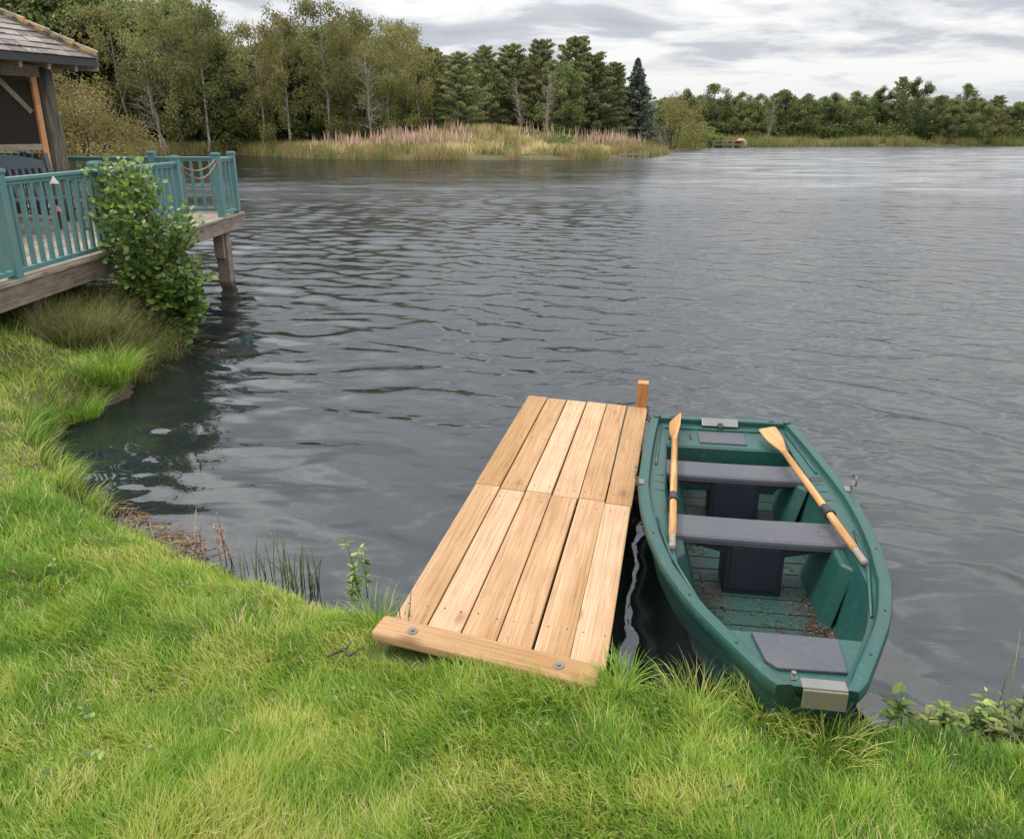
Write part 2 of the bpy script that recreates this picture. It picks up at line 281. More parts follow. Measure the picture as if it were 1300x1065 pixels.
def make_water():
    st=.0052; nr=int(math.log(150/1.4)/st); rr=1.4*np.exp(np.arange(nr+1)*st); th=np.concatenate([np.linspace(R(-105),R(-45),75)[:-1],np.linspace(R(-45),R(45),420),np.linspace(R(45),R(105),75)[1:]])
    Rr,Th=np.meshgrid(rr,th,indexing='ij'); X=(Rr*np.sin(Th)).ravel(); Y=(Rr*np.cos(Th)).ravel(); dr=(Rr*st).ravel(); tf=Th.ravel()
    g=np.random.RandomState(5); Z=np.zeros_like(X); d=-sdist(X,Y)
    wx=X+.25*(fbm(X*.8,Y*.8,91)-.5)*2; wy=Y+.22*(fbm(X*.8,Y*.8,92)-.5)*2
    op=np.clip(.45+.10*d,0,1)*(.65+.7*fbm(X*.10,Y*.22,93))
    n=72; lam=np.exp(g.uniform(math.log(.14),math.log(.95),n)); an=R(16)+g.normal(0,R(24),n); ph=g.uniform(0,6.28,n)
    sl=np.where(lam<.2,.85,1.0)*np.where(lam>.8,.75,1.0); sl=sl/np.sqrt((sl**2).sum()/2)*.135
    for L,a,p,s_ in zip(lam,an,ph,sl):
        kk=2*math.pi/L; wgt=sst(2.2,4.2,L/dr); wgt=wgt*(1-.4*sst(18,45,Rr.ravel())); lee=op**1.6 if L<.28 else op if L<.45 else np.clip(op*1.25,0,1)
        Z+=s_/kk*np.sin(kk*(math.sin(a)*wx+math.cos(a)*wy)+p)*wgt*lee
    e=sst(R(105),R(95),np.abs(tf))*sst(145,120,Rr.ravel())*sst(1.4,1.6,Rr.ravel()); Z*=e*(1+.8*Z/.03*.15)
    m=len(th); V=np.stack([X,Y,Z],1); i,j=np.meshgrid(np.arange(nr),np.arange(m-1),indexing='ij'); a=(i*m+j).ravel(); Q=np.stack([a,a+m,a+m+1,a+1],1); Q=Q[:,::-1]
    # flat remainder of the pond outside the rippled fan
    o=len(V); t0,t1=th[0],th[-1]; ang=np.linspace(t1,t0+2*math.pi,24); ri=np.array([1.4,150.0]); ex=[];
    for A in ang: ex.append((150*math.sin(A),150*math.cos(A),0)); 
    cx=[(1.4*math.sin(A),1.4*math.cos(A),0) for A in ang]; ex=np.array(ex+cx); q2=np.array([[o+i_,o+i_+1,o+24+i_+1,o+24+i_] for i_ in range(23)]); V=np.concatenate([V,ex]); Q=np.concatenate([Q,q2])
    nz_=np.cross(V[Q[:,1]]-V[Q[:,0]],V[Q[:,2]]-V[Q[:,0]])[:,2]; Q[nz_<0]=Q[nz_<0][:,::-1]
    me=mesh_np('pond_water',V,Q,M['water'],smooth=True)
    link('pond_water',me,kind='structure')
make_water()
# ------------------------------------------------------------------ blades
def blades(P,h,w,az,lean,segs=3,curve=1.6,rnd=None):
    n=len(P); t=np.linspace(0,1,segs+1); ld=np.stack([np.cos(az),np.sin(az)],1); sd=np.stack([-np.sin(az),np.cos(az)],1)
    tw=rs.uniform(-1.2,1.2,n); sd=np.stack([np.cos(az+math.pi/2+tw),np.sin(az+math.pi/2+tw)],1)
    V=np.zeros((n,2*segs+1,3))
    for i,ti in enumerate(t):
        off=(lean*h)[:,None]*ti**curve*ld; z=h*ti*np.sqrt(np.maximum(0.05,1-(lean*ti**(curve-.4))**2*.55)); ww=(w*(1-ti**1.5)*.5)[:,None]
        c=P[:,:2]+off; zz=(P[:,2]+z)[:,None]
        if i<segs: V[:,2*i]=np.hstack([c-sd*ww,zz]); V[:,2*i+1]=np.hstack([c+sd*ww,zz])
        else: V[:,2*segs]=np.hstack([c,zz])
    base=(np.arange(n)*(2*segs+1))[:,None]; Q=np.concatenate([base+np.array([[2*i,2*i+1,2*i+3,2*i+2]]) for i in range(segs-1)],0); T=base+np.array([[2*segs-2,2*segs-1,2*segs]])
    return V.reshape(-1,3),Q,T,np.repeat(rnd if rnd is not None else rs.rand(n),2*segs+1)
def blade_obj(name,parts,mat,parent=None,**k):
    Vs=[];Qs=[];Ts=[];Rs=[];o=0
    for V,Q,T,r in parts: Vs.append(V);Qs.append(Q+o);Ts.append(T+o);Rs.append(r);o+=len(V)
    return link(name,mesh_np(name,np.concatenate(Vs),np.concatenate(Qs),mat,np.concatenate(Ts),{'rnd':np.concatenate(Rs)}),parent,**k)
def px_of(x,y,z):
    dz=z-H; f=y*CP-dz*SP; up=y*SP+dz*CP; f=np.maximum(f,1e-3); return 650+976*x/f,487.5-976*up/f,f
# jetty frame
JQ=Vector((.35,2.40,0)); JA=R(77.6); JU=Vector((math.cos(JA),math.sin(JA),0)); JV=Vector((-math.sin(JA),math.cos(JA),0))
def jloc(x,y): dx,dy=x-JQ.x,y-JQ.y; return dx*JU.x+dy*JU.y, dx*JV.x+dy*JV.y
# lawn grass
def lawn():
    n=1000000; q=rs.uniform(-1.2,1.0,n); r=1.0*10**rs.uniform(0,1.0,n); x=r*np.sin(q); y=r*np.cos(q)
    z0=.5; u,v,f=px_of(x,y,np.full(n,.4)); vis=(u>-90)&(u<1390)&(v<1130)&(v>300)
    keep=rs.rand(n)<np.clip((f/2.3)**.5,0,1)*np.where(vis,.8,.42); x=x[keep];y=y[keep]; 
    d=sdist(x,y); m=d>.03; x=x[m];y=y[m];d=d[m]
    ju,jv=jloc(x,y); m=~((ju>-.06)&(jv>-.02)&(jv<.93)&(ju<.7)); 
    bx,by=(x-1.03)*.1438+(y-2.14)*-.0, 0; m&=~((np.abs(x-1.035-(y-2.14)*.145)<.02+.40*np.sqrt(np.maximum(0,(y-2.27)/.55)))&(y>2.27))
    x=x[m];y=y[m];d=d[m]
    # thinner on worn patches at the water's edge
    th=fbm(x*1.1,y*1.1,21); edge=sst(.0,.12,d); left=sst(3.4,4.2,y)
    m=rs.rand(len(x))<np.clip(.45+.8*edge-.3*(th>.66)*left,0.1,1); x=x[m];y=y[m];d=d[m];edge=edge[m]; z=height(x,y)-.012; print('LAWN',len(x))
    c1=fbm(x*2.2,y*2.2,31); c2=fbm(x*.7,y*.7,33); c3=fbm(x*6,y*6,35); n=len(x)
    lf=sst(3.6,5.5,y)*sst(-1.8,-3.2,x)
    h=(.034+.058*np.clip((c1-.3)*1.8,0,1)+.025*c3)*rs.uniform(.45,1.35,n)*(.62+.38*sst(.05,.35,d))*(1+.15*lf); 
    az=(vnoise(x*1.3,y*1.3,41)*3.2+vnoise(x*5.5,y*5.5,43)*3.6)+rs.normal(0,1.0,n)-.6
    lean=np.clip(rs.normal(.62,.22,n),.1,1.05)
    rn=np.clip(.42+(c2-.5)*1.0+(c3-.5)*.7+rs.normal(0,.13,n)+lf*.14-(c1-.5)*.35,0,.8); dead=rs.rand(n)<(.05+.10*(1-edge)+.08*lf+.12*sst(.6,.72,fbm(x*1.9,y*1.9,51))); rn=np.where(dead,rs.uniform(.85,1,n),rn)
    w=rs.uniform(.003,.0062,n)*(1+.16*np.maximum(0,np.hypot(x,y)-2.5))
    return blades(np.stack([x,y,z],1),h,w,az,lean,3,1.5,rn)
blade_obj('lawn_grass',[lawn()],M['grass'],label='bright green uncut grass covering the near bank up to the water',cat='grass',kind='stuff')
def tuft(cx,cy,rad,n,h,w,lean=.6,rn=(0,.7),z=None,az=None,seg=4):
    a=rs.uniform(0,6.28,n); q=rad*np.sqrt(rs.rand(n)); x=cx+q*np.cos(a); y=cy+q*np.sin(a); zz=height(x,y)-.02 if z is None else np.full(n,z)
    az_=a+rs.normal(0,.6,n) if az is None else az+rs.normal(0,.7,n)
    return blades(np.stack([x,y,zz],1),h*rs.uniform(.5,1.1,n),w*rs.uniform(.7,1.2,n),az_,np.clip(rs.normal(lean,.25,n),.05,1.2),seg,1.7,rs.uniform(rn[0],rn[1],n))
# rough vegetation under and beside the deck
P=[]
for i in range(90):
    x=rs.uniform(-5.6,-3.85); y=rs.uniform(6.9,9.0)
    if sdist(x,y)[0]<.0: continue
    P.append(tuft(x,y,.14,70,.42,.008,.7,(.3,1)))
for x,y,h,n in((-3.85,7.5,.55,260),(-3.75,7.9,.6,260),(-4.0,8.2,.6,240),(-4.15,7.3,.5,200),(-3.7,7.1,.45,240),(-4.0,8.75,.5,220)): P.append(tuft(x,y,.2,n,h,.007,.85,(.35,1),az=-.9))
blade_obj('rough_grass',P,M['rough_grass'],label='dry straw coloured rough grass under the teal railed deck',cat='rough grass',kind='stuff')
def wt(px,py,zg=.1): return W(px,py,zg)
def tussock(name,label,px,py,n,h,rad,rn,mat='grass',lean=.8,z=.2,w=.007,**k):
    x,y=wt(px,py,z); zz=float(height(np.array([x]),np.array([y]))[0]); r=empty(name,(x,y,max(zz,-.05)),label=label,cat='grass tuft',**k)
    V,Q,T,rr=tuft(0,0,rad,n,h,w,lean,rn,z=0); me=mesh_np('blades',V,Q,M[mat],T,{'rnd':rr}); link('blades',me,r); return r
tussock('grass_tussock','lush bright green tussock leaning over the water below the shrub',140,478,900,.32,.22,(.2,.8))
tussock('grass_tussock','straggly tussock mixed with yellow blades left of the lush tussock',95,460,600,.32,.22,(.3,.9),'rough_grass')
tussock('grass_tussock','small dark green tuft at the foot of the left bank edge',48,540,260,.26,.1,(.0,.4))
tussock('grass_tussock','low spreading tuft on the bend of the left bank',92,505,420,.22,.2,(.2,.7))
tussock('grass_tussock','loose grass tuft beside the left corner of the new jetty',478,790,160,.17,.08,(.2,.8),z=.3,w=.005)
tussock('grass_tussock','grass tuft growing against the right side of the new jetty plank',788,868,200,.14,.07,(.2,.7),z=.36,w=.005)
tussock('grass_tussock','grass tuft against the hull just left of the galvanised plate',975,900,300,.14,.12,(.2,.95),z=.34,w=.005)
tussock('grass_tussock','yellowing grass tuft under the curve of the boat hull nearest the jetty',890,872,260,.16,.13,(.3,.95),z=.34,w=.005)
tussock('grass_tussock','grass tuft growing in front of the galvanised plate on the green boat',1048,925,320,.14,.14,(.2,.95),z=.38,w=.005)
P=[]
ed=SHORE[[0,1,2,3,4,5,6,7,8,9,10,11,12,13,14]]
for a_,b_ in zip(ed[:-1],ed[1:]):
    L_=np.hypot(*(b_-a_)); nn=max(1,int(L_/.075)); tn=(b_-a_)/L_; 
    for i in range(nn):
        p_=a_+(b_-a_)*((i+rs.rand())/nn); nrm_=np.array([tn[1],-tn[0]]); p_=p_+nrm_*0+np.array([-.0,0]); 
        for sg in(1,-1):
            if sdist(*(p_+np.array([tn[1],-tn[0]])*.08*sg))[0]>0: q_=p_+np.array([tn[1],-tn[0]])*rs.uniform(.03,.14)*sg; az_=math.atan2(*(-(np.array([tn[1],-tn[0]])*sg)[::-1])); break
        far=p_[1]>4.3
        if not far and rs.rand()<.5: continue
        P.append(tuft(q_[0],q_[1],.06,70 if far else 26,rs.uniform(.12,.26) if far else rs.uniform(.06,.13),.0055 if far else .0035,.75,(.1,1.0) if rs.rand()<.6 else (0,.5),az=az_))
blade_obj('overhanging_grass',P,M['grass'],label='longer grass fringe hanging over the water along the left bank',cat='grass fringe',kind='stuff')
# rushes
def rushes(px,py,z,n,h,rad,label,name='rush_clump',lean=.25,bx=0):
    x,y=W(px,py,z); r=empty(name,(x,y,z),label=label,cat='rushes'); mb=MB()
    for i in range(n):
        a=rs.uniform(0,6.28); q=rad*math.sqrt(rs.rand()); hh=h*rs.uniform(.45,1); l=rs.uniform(0,lean)*hh; b=rs.uniform(0,6.28); p0=Vector((q*math.cos(a)*(1+bx),q*math.sin(a),-.05))
        pts=[p0+Vector((math.cos(b)*l*t*t,math.sin(b)*l*t*t,(hh+.05)*t)) for t in(0,.35,.7,1)]
        mb.tube(pts,[.0028,.0026,.002,.0006],5,r=rs.rand())
    mb.build('stems',M['rush'],r,smooth=True)
rushes(352,742,.02,34,.30,.10,'clump of upright green rushes at the water edge left of the jetty',bx=1.2)
rushes(372,750,.02,9,.42,.12,'few tall leaning rush stems right of the dense rush clump',lean=.8)
rushes(1268,925,.1,8,.42,.09,'tall thin rush stems at the water edge in the right foreground',lean=.5)
rushes(1030,925,.25,7,.16,.1,'short rush stems under the bow plate of the boat',lean=.5)
rushes(510,640,-.0,1,.01,.01,'x') if False else None
rushes(515,905-105,.33,6,.20,.04,'short dark rush stems in the lawn left of the jetty plank',lean=.25)
# broad leaves
def leafset(P,D,N,L,Wd,rn,fold=.25,shape='round'):
    # P base, D direction, N normal ; leaf of 8 verts, folded along midrib
    n=len(P); D=D/np.linalg.norm(D,axis=1,keepdims=True); S=np.cross(D,N); S/=np.maximum(1e-6,np.linalg.norm(S,axis=1,keepdims=True)); N=np.cross(S,D)
    ts=[(0,0),(.3,.42),(.65,.5),(.92,.3)] if shape=='round' else [(0,0),(.25,.5),(.6,.42),(.85,.18)]
    mid=[(0,0),(.33,0),(.66,0),(1,0)]; V=[]
    for a,b in mid: V.append(P+D*(L*a)[:,None]-N*(L*.12*a*a)[:,None])
    for sgn in(1,-1):
        for a,b in ts[1:]: V.append(P+D*(L*a)[:,None]+S*(Wd*b*sgn)[:,None]+N*(Wd*b*fold)[:,None]-N*(L*.12*a*a)[:,None])
    V=np.stack(V,1); base=(np.arange(n)*10)[:,None]
    # indices: mid 0..3, right 4..6, left 7..9
    Q=np.concatenate([base+np.array([q]) for q in((1,4,5,2),(2,5,6,3),(1,2,8,7),(2,3,9,8))],0); T=np.concatenate([base+np.array([q]) for q in((0,4,1),(0,1,7))],0)
    return V.reshape(-1,3),Q,T,np.repeat(rn,10)
def unit(v): return v/np.maximum(1e-9,np.linalg.norm(v,axis=1,keepdims=True))
# waterside alder shrub by the deck
def shrub():
    bx,by=-3.98,8.55; r=empty('alder_shrub',(bx,by,.05),label='bushy green shrub with rounded leaves in front of the teal railing',cat='shrub'); mb=MB(); Ps=[];Ds=[];Ns=[]
    for i in range(74):
        a=rs.uniform(0,6.28); up=rs.rand(); R0=.62*math.sin(math.pi*min(1,.25+.75*(1-up)))
        top=Vector((math.cos(a)*R0*rs.uniform(.35,1)-.10*up,math.sin(a)*R0*rs.uniform(.35,1)*.8,.30+1.62*up))
        if up>.75: top.x=top.x*.55-.16; top.y*=.6
        if up<.5: top.x+=.24; top.z-=.20; top.y-=.14
        mid=top*.5+Vector((rs.normal(0,.06),rs.normal(0,.06),.08)); pts=[Vector((rs.normal(0,.03),rs.normal(0,.03),-.1)),mid*.5,mid,top*.8+mid*.2,top]
        mb.tube(pts,[.012,.010,.007,.005,.002],5,r=rs.rand())
        for j in range(66):
            t=rs.uniform(.32,1)**.8; f=t*4; q=min(3,int(f)); p=pts[q].lerp(pts[q+1],f-q); s=rs.normal(0,.075,3); Ps.append((p.x+s[0],p.y+s[1],p.z+s[2]))
            out=np.array([p.x,p.y,.25]); Ds.append(out/max(.2,np.linalg.norm(out))+rs.normal(0,.55,3)+np.array([0,0,.15 if up>.5 else -.25])); Ns.append(np.array([0,-.35,1.0])+rs.normal(0,.4,3))
    Ps=np.array(Ps);Ds=np.array(Ds);Ns=np.array(Ns); n=len(Ps); L=rs.uniform(.045,.085,n)*np.where(Ps[:,2]<.7,1.15,.9)
    hi=np.clip((Ps[:,2]-.5)/1.3,0,1); rn=np.clip(rs.beta(1.4,2.4,n)*.85+.3*hi*rs.rand(n)+.3*(rs.rand(n)<.06),0,1)
    V,Q,T,rr=leafset(Ps,Ds,Ns,L,L*.85,rn); mb.build('stems',M['bark'],r,smooth=True); link('foliage',mesh_np('foliage',V,Q,M['shrub_leaf'],T,{'rnd':rr}),r)
shrub()
def herb(name,label,px,py,z,stems,mat,lmat,cat='plant',lsz=.04,dens=16):
    x,y=W(px,py,z); r=empty(name,(x,y,z),label=label,cat=cat); mb=MB(); Ps=[];Ds=[];Ns=[]
    for (dx,dy,h,ln) in stems:
        b=rs.uniform(0,6.28); pts=[Vector((dx+math.cos(b)*ln*t*t,dy+math.sin(b)*ln*t*t,h*t-.03*(1-t))) for t in(0,.33,.66,1)]; mb.tube(pts,[.0028,.0024,.0018,.0008],5,r=rs.rand())
        for j in range(int(dens*h/.25)):
            t=rs.uniform(.15,1); f=t*3; q=min(2,int(f)); p=pts[q].lerp(pts[q+1],f-q); Ps.append(p[:]); a=rs.uniform(0,6.28); Ds.append((math.cos(a),math.sin(a),rs.uniform(-.2,.7))); Ns.append((0,0,1))
    n=len(Ps); L=lsz*rs.uniform(.5,1.1,n); V,Q,T,rr=leafset(np.array(Ps),np.array(Ds,float),np.array(Ns,float)+rs.normal(0,.15,(n,3)),L,L*.38,rs.rand(n),.2,'lance')
    mb.build('stems',M[mat],r,smooth=True); link('leaves',mesh_np('leaves',V,Q,M[lmat],T,{'rnd':rr}),r)
herb('willowherb','slender green willowherb growing from the bank left of the jetty',455,757,.06,[(0,0,.36,.05),(.04,.03,.30,.03),(-.03,-.02,.2,.04),(.02,-.04,.16,.05)],'rush','shrub_leaf',lsz=.055,dens=26)
herb('dead_herb','reddish dead herb with bare twiggy top on the shore',287,712,.03,[(0,0,.32,.05),(.02,.02,.24,.08),(-.03,0,.18,.06),(.04,-.01,.12,.06)],'dry_herb','dry_herb',lsz=.03,dens=30)
herb('dead_herb','pale dead stem left of the reddish dead herb',248,692,.03,[(0,0,.22,.05),(.02,.02,.14,.04)],'dry_herb','dry_herb',lsz=.025,dens=16)
herb('broadleaf_weed','leafy green weed shoot beyond the lawn just right of the boat',1137,920,.22,[(0,0,.17,.02),(.03,.01,.12,.05),(-.03,0,.09,.05)],'rush','shrub_leaf',lsz=.075,dens=22)
for i,(px,py,h,l) in enumerate([(1180,935,.10,'low broad leaved weed nearest the boat in the right corner patch'),(1222,932,.14,'upright green weed shoot in the middle of the right corner patch'),(1255,945,.12,'dense dark leaved weed in the right corner patch'),(1292,935,.16,'tall nettle like weed at the right edge of the photo')]):
    herb('broadleaf_weed',l,px,py,.2,[(rs.uniform(-.08,.08),rs.uniform(-.05,.05),h*rs.uniform(.6,1.1),.04) for q in range(15)],'rush','broad_leaf' if i!=1 else 'shrub_leaf',lsz=.048,dens=34)
def lawn_bits():
    def scatter(n,ymax):
        out=[]
        while len(out)<n:
            q=rs.uniform(-.75,.6); r_=1.5*10**rs.uniform(0,.62); x,y=r_*math.sin(q),r_*math.cos(q); ju,jv=jloc(x,y)
            if sdist(x,y)[0]>.12 and not(-.2<ju<1 and -.1<jv<1.05): out.append((x,y,float(height(np.array([x]),np.array([y]))[0])))
        return np.array(out)
    B=scatter(34,4); Ps=[];Ds=[];Ns=[];Ls=[]
    for b in B:
        m=rs.randint(5,11); sz=rs.uniform(.014,.026)
        for j in range(m): a=rs.uniform(0,6.28); Ps.append(b+np.array([rs.normal(0,.02),rs.normal(0,.02),rs.uniform(.02,.045)])); Ds.append((math.cos(a),math.sin(a),rs.uniform(.0,.7))); Ns.append((0,0,1)); Ls.append(sz*rs.uniform(.6,1.2))
    L=np.array(Ls); n=len(L); V,Q,T,rr=leafset(np.array(Ps),np.array(Ds,float),np.array(Ns,float)+rs.normal(0,.2,(n,3)),L,L*.75,rs.uniform(0,.7,n)); link('lawn_weeds',mesh_np('lawn_weeds',V,Q,M['shrub_leaf'],T,{'rnd':rr}),label='small broad leaved weeds and clover dotted through the lawn grass',cat='weeds',kind='stuff')
lawn_bits()
# shore debris: twigs and pebbly litter
def debris():
    mb=MB()
    for i in range(260):
        t=rs.rand(); px=112+t*150+rs.normal(0,9); py=628+t*66+rs.normal(0,9); x,y=W(px,py,.06); z=float(height(np.array([x]),np.array([y]))[0])
        a=rs.uniform(0,6.28); L=rs.uniform(.03,.14); d=Vector((math.cos(a)*L,math.sin(a)*L,rs.normal(0,.018))); c=Vector((x,y,max(z,0)+rs.uniform(.004,.035)))
        mb.tube([c-d/2,c+Vector((rs.normal(0,.006),rs.normal(0,.006),.006)),c+d/2],[.0025,.002,.001],4,r=rs.rand())
    mb.build('shore_debris',M['dry_herb'],label='tangle of brown twigs washed up along the bank edge',cat='twigs',kind='stuff')
    for i,(px,py,s) in enumerate([(438,833,.07)]):
        x,y=W(px,py,.36); z=float(height(np.array([x]),np.array([y]))[0]); q=MB(); q.tube([Vector((-s,0,.03)),Vector((-.01,.02,.05)),Vector((.02,-.01,.045)),Vector((s,.02,.06))],[.004,.008,.007,.002],6); q.tube([Vector((.0,.02,.05)),Vector((.02,.05,.07))],[.006,.002],5)
        o=q.build('driftwood_twig',M['bark'],smooth=True,label='small dark crooked twig lying on the lawn left of the jetty plank',cat='twig'); o.location=(x,y,z+.02)
debris()
# ------------------------------------------------------------------ jetty
def jetty():
    tilt=.035/.9; r=empty('jetty',(JQ.x,JQ.y,.35),JA-math.pi/2,label='new pale timber jetty of six boards beside the green rowing boat',cat='jetty'); r.rotation_euler=(0,math.atan(tilt)*1,JA-math.pi/2)
    # local: +y out over the water, -x to the left
    mb=MB(); w=.1435; g=.0062; edges_near=lambda x:.0-x*.105
    for i in range(6):
        x=-(i+.5)*(w+g)+g/2; ju=1.42+(.012 if i%2 else -.004)+.0*i+(-x)*.02
        for (a,b) in((edges_near(x)+.0,ju),(ju+.006,3.035+rs.uniform(-.008,.008)+x*.015)):
            xx=x+(rs.uniform(-.003,.003)); mb.box((xx,(a+b)/2,-.022+rs.uniform(-.0015,.0015)),(w-rs.uniform(0,.003),b-a,.044),Matrix.Rotation(rs.normal(0,.0012),3,'Z'),r=i*1.37+a*.77+.3)
    mb.build('deck_boards',M['new_wood'],r,bevel=.004)
    sm=None
    for i in range(6):
        x=-(i+.5)*(w+g)+g/2
        for y in(.25,1.33,1.52,2.2,2.93):
            for s in(-.04,.04):
                if sm is None: nl=MB(); nl.tube([(0,0,0),(0,0,.0016)],.0036,8); o=nl.build('screw',M['black'],r); sm=o.data
                else: o=link('screw',sm,r)
                o.location=(x+s+rs.normal(0,.004),y+rs.normal(0,.006),.0)
    b=MB(); 
    for x in(-.05,-.45,-.85): b.box((x,1.55,-.12),(.047,2.9,.145),r=x)
    b.build('bearer',M['old_wood'],r,bevel=.003)
    for x,y in((-.06,1.5),(-.84,1.5),(-.84,2.95)):
        p=MB(); p.box((x,y+.0,-.75),(.075,.075,1.1)); p.build('support_post',M['old_wood'],r,bevel=.004)
    # end plank pinned down with two washers
    c=[Vector((*W(*q,.375),0))-Vector((JQ.x,JQ.y,0)) for q in((488,790),(765,845))]; c=[Vector((q.dot(-JV),q.dot(JU),0)) for q in c]
    d=(c[1]-c[0]).normalized(); nrm=Vector((d.y,-d.x,0)); L=(c[1]-c[0]).length; mid=(c[0]+c[1])/2+nrm*.062
    Mz=Matrix.Rotation(math.atan2(d.y,d.x)-math.pi/2,3,'Z'); pl=MB(); pl.box((0,0,0),(.125,L,.05),None,r=8.3)
    o=pl.build('end_plank',M['new_wood'],r,bevel=.016,seg=3); o.matrix_local=Matrix.Translation((mid.x,mid.y,.008))@Mz.to_4x4()
    for t in(-.345,.345):
        q=MB(); q.tube([(.005,t*L/1.05,.0255),(.005,t*L/1.05,.0285)],.021,20); w1=q.build('washer',M['steel'],o); q=MB(); q.tube([(.005,t*L/1.05,.028),(.005,t*L/1.05,.034)],.0085,6); q.build('bolt_head',M['galv'],w1) 
    # mooring post
    p=MB(); x,y=.965,5.40; v=Vector((x,y,0))-Vector((JQ.x,JQ.y,0)); p.box((v.dot(-JV),v.dot(JU)+.0,-.32),(.078,.078,1.02),r=4.4); m=m_wood('mooring_post_wood',[(.25,(.26,.12,.04)),(.5,(.42,.21,.085)),(.8,(.52,.29,.13))],gscale=(60,60,3)); p.build('mooring_post',m,r,bevel=.005)
jetty()
# ------------------------------------------------------------------ boat
BS=(1.44,4.96); BA=R(-98.27)
GX=[-.02,.0,.1,.4,.68,.95,1.18,1.5,1.75,2.07,2.35,2.56,2.72,2.80,2.85]; GW=[.462,.468,.485,.52,.545,.565,.578,.565,.54,.485,.395,.295,.215,.175,.135]
def gw(x): return float(np.interp(x,GX,GW))
def zg(x): return .42+.10*(max(0,x)/2.85)**2
def SH(x): return float(np.interp(x,[0,.3,.45,.9,1.3,1.75,2.0,2.45,2.85],[.10,.125,.145,.155,.155,.13,.095,.088,.08]))
def boat():
    r=empty('rowing_boat',(BS[0],BS[1],0),BA,label='dark green moulded rowing boat moored beside the new jetty',cat='boat')
    st=sorted(set([0,.012,.03,.06,.12,.25,.4,.55,.7,.85,1.0,1.15,1.3,1.45,1.6,1.75,1.9,2.05,2.2,2.3,2.4,2.5,2.6,2.68,2.74,2.79,2.825,2.85]))
    # outer skin profile, gunwale lip, step, side deck and inner wall
    def prof(x):
        w=gw(x); z=zg(x); bw=sst(1.6,2.85,x); k=float(bw); sw=1-.0*k; fl=.065
        def rk(zz): return x-.32*k*(z-zz)  # raked bow
        e=.02 if x<.02 else 0
        P=[(x-.32*k*(z+.12-.25*k),0,-.12+.25*k),(rk(-.06),w*(.42-.2*k),-.07+.2*k),(rk(.06),w*(.74-.22*k),.03+.14*k),(rk(.2),w*(.88-.10*k),.20+.06*k),(rk(z-.07),w*.945-.008,z-.075),(rk(z-.06),w-.022,z-.052),
           (x,w-.004,z-.050),(x,w,z-.044),(x,w,z-.010),(x,w-.005,z-.002),(x,w-.014,z),(x,w-.048,z+.003),(x,w-.056,z-.001),(x,w-.061,z-.030),(x,w-.067,z-.036)]
        s=SH(x); P+=[(x,w-s+.014,z-.040),(x,w-s+.004,z-.044),(x,w-s,z-.056)]
        if .38<x<2.5: 
            f=.072; cw=w-s; P+=[(x,cw-.012,z-.12),(x,max(.05,cw-.055),f+.03),(x,max(.04,cw-.075),f)]
        else: P+=[(x,max(.02,w-s-.0),z-.06)]*3
        return P
    mb=MB(); rows=[prof(x) for x in st]; n=len(rows[0])
    for sgn in(1,-1):
        vs=[(p[0],p[1]*sgn,p[2]) for row in rows for p in row]; fs=[]
        for i in range(len(st)-1):
            for j in range(n-1):
                f=(i*n+j,(i+1)*n+j,(i+1)*n+j+1,i*n+j+1); fs.append(f if sgn<0 else f[::-1])
        mb.add(vs,fs)
    # transom (outside) and blunt bow cap
    for idx in(0,len(st)-1):
        row=rows[idx][:13]; xo=-.0 if idx==0 else 0
        vs=[(p[0],p[1],p[2]) for p in row]+[(p[0],-p[1],p[2]) for p in row[1:]][::-1]; mb.add(vs,[tuple(range(len(vs)))] if idx else [tuple(range(len(vs)))[::-1]])
    hull=mb.build('hull',M['boat'],r); 
    import bmesh
    bm=bmesh.new(); bm.from_mesh(hull.data); bmesh.ops.remove_doubles(bm,verts=bm.verts,dist=.0008); bmesh.ops.recalc_face_normals(bm,faces=bm.faces); bm.to_mesh(hull.data); bm.free()
    hull.data.polygons.foreach_set('use_smooth',[True]*len(hull.data.polygons)); hull.data.set_sharp_from_angle(angle=R(38))
    # transom cap and bow cap (rim continues across)
    c=MB(); w=gw(.02)-.03
    c.box((.022,0,zg(0)-.022),(.055,2*w,.05)); c.box((.085,0,zg(0)-.05),(.075,2*w-.03,.03)); c.build('transom_rim',M['boat'],r,bevel=.008)
    for s in(-1,1):
        q=MB(); q.tube([(.03,s*(w-.01),zg(0)+.001),(.03,s*(w-.01),zg(0)+.014)],[.028,.02],14); q.build('rim_stud',M['boat'],r,smooth=True); q=MB(); q.tube([(.02,s*.33,zg(0)),(.02,s*.33,zg(0)+.012)],[.02,.012],12); q.build('rim_stud',M['boat'],r,smooth=True)
    def poly_deck(x0,x1,dz,name,mat,depth=.0,wall=True,inset=0):
        q=MB(); xs_=np.linspace(x0,x1,9); top=[];
        for x in xs_: top.append((x,gw(x)-SH(x)+.004-inset,zg(x)+dz))
        top2=[(a,-b,c_) for a,b,c_ in top]; vs=top+top2; m=len(top); fs=[(i,i+1,m+i+1,m+i)[::-1] for i in range(m-1)]
        q.add(vs,fs); return q
    q=poly_deck(.05,.40,-.050,'stern_deck',None); w0=gw(.4)-SH(.4); 
    q.add([(.40,w0,zg(.4)-.050),(.412,w0,zg(.4)-.064),(.43,w0-.02,.06),(.40,-w0,zg(.4)-.050),(.412,-w0,zg(.4)-.064),(.43,-w0+.02,.06)],[(0,1,4,3),(1,2,5,4)]); q.build('stern_deck',M['boat'],r)
    q=poly_deck(2.46,2.84,-.050,'bow_deck',None); w0=gw(2.46)-SH(2.46)
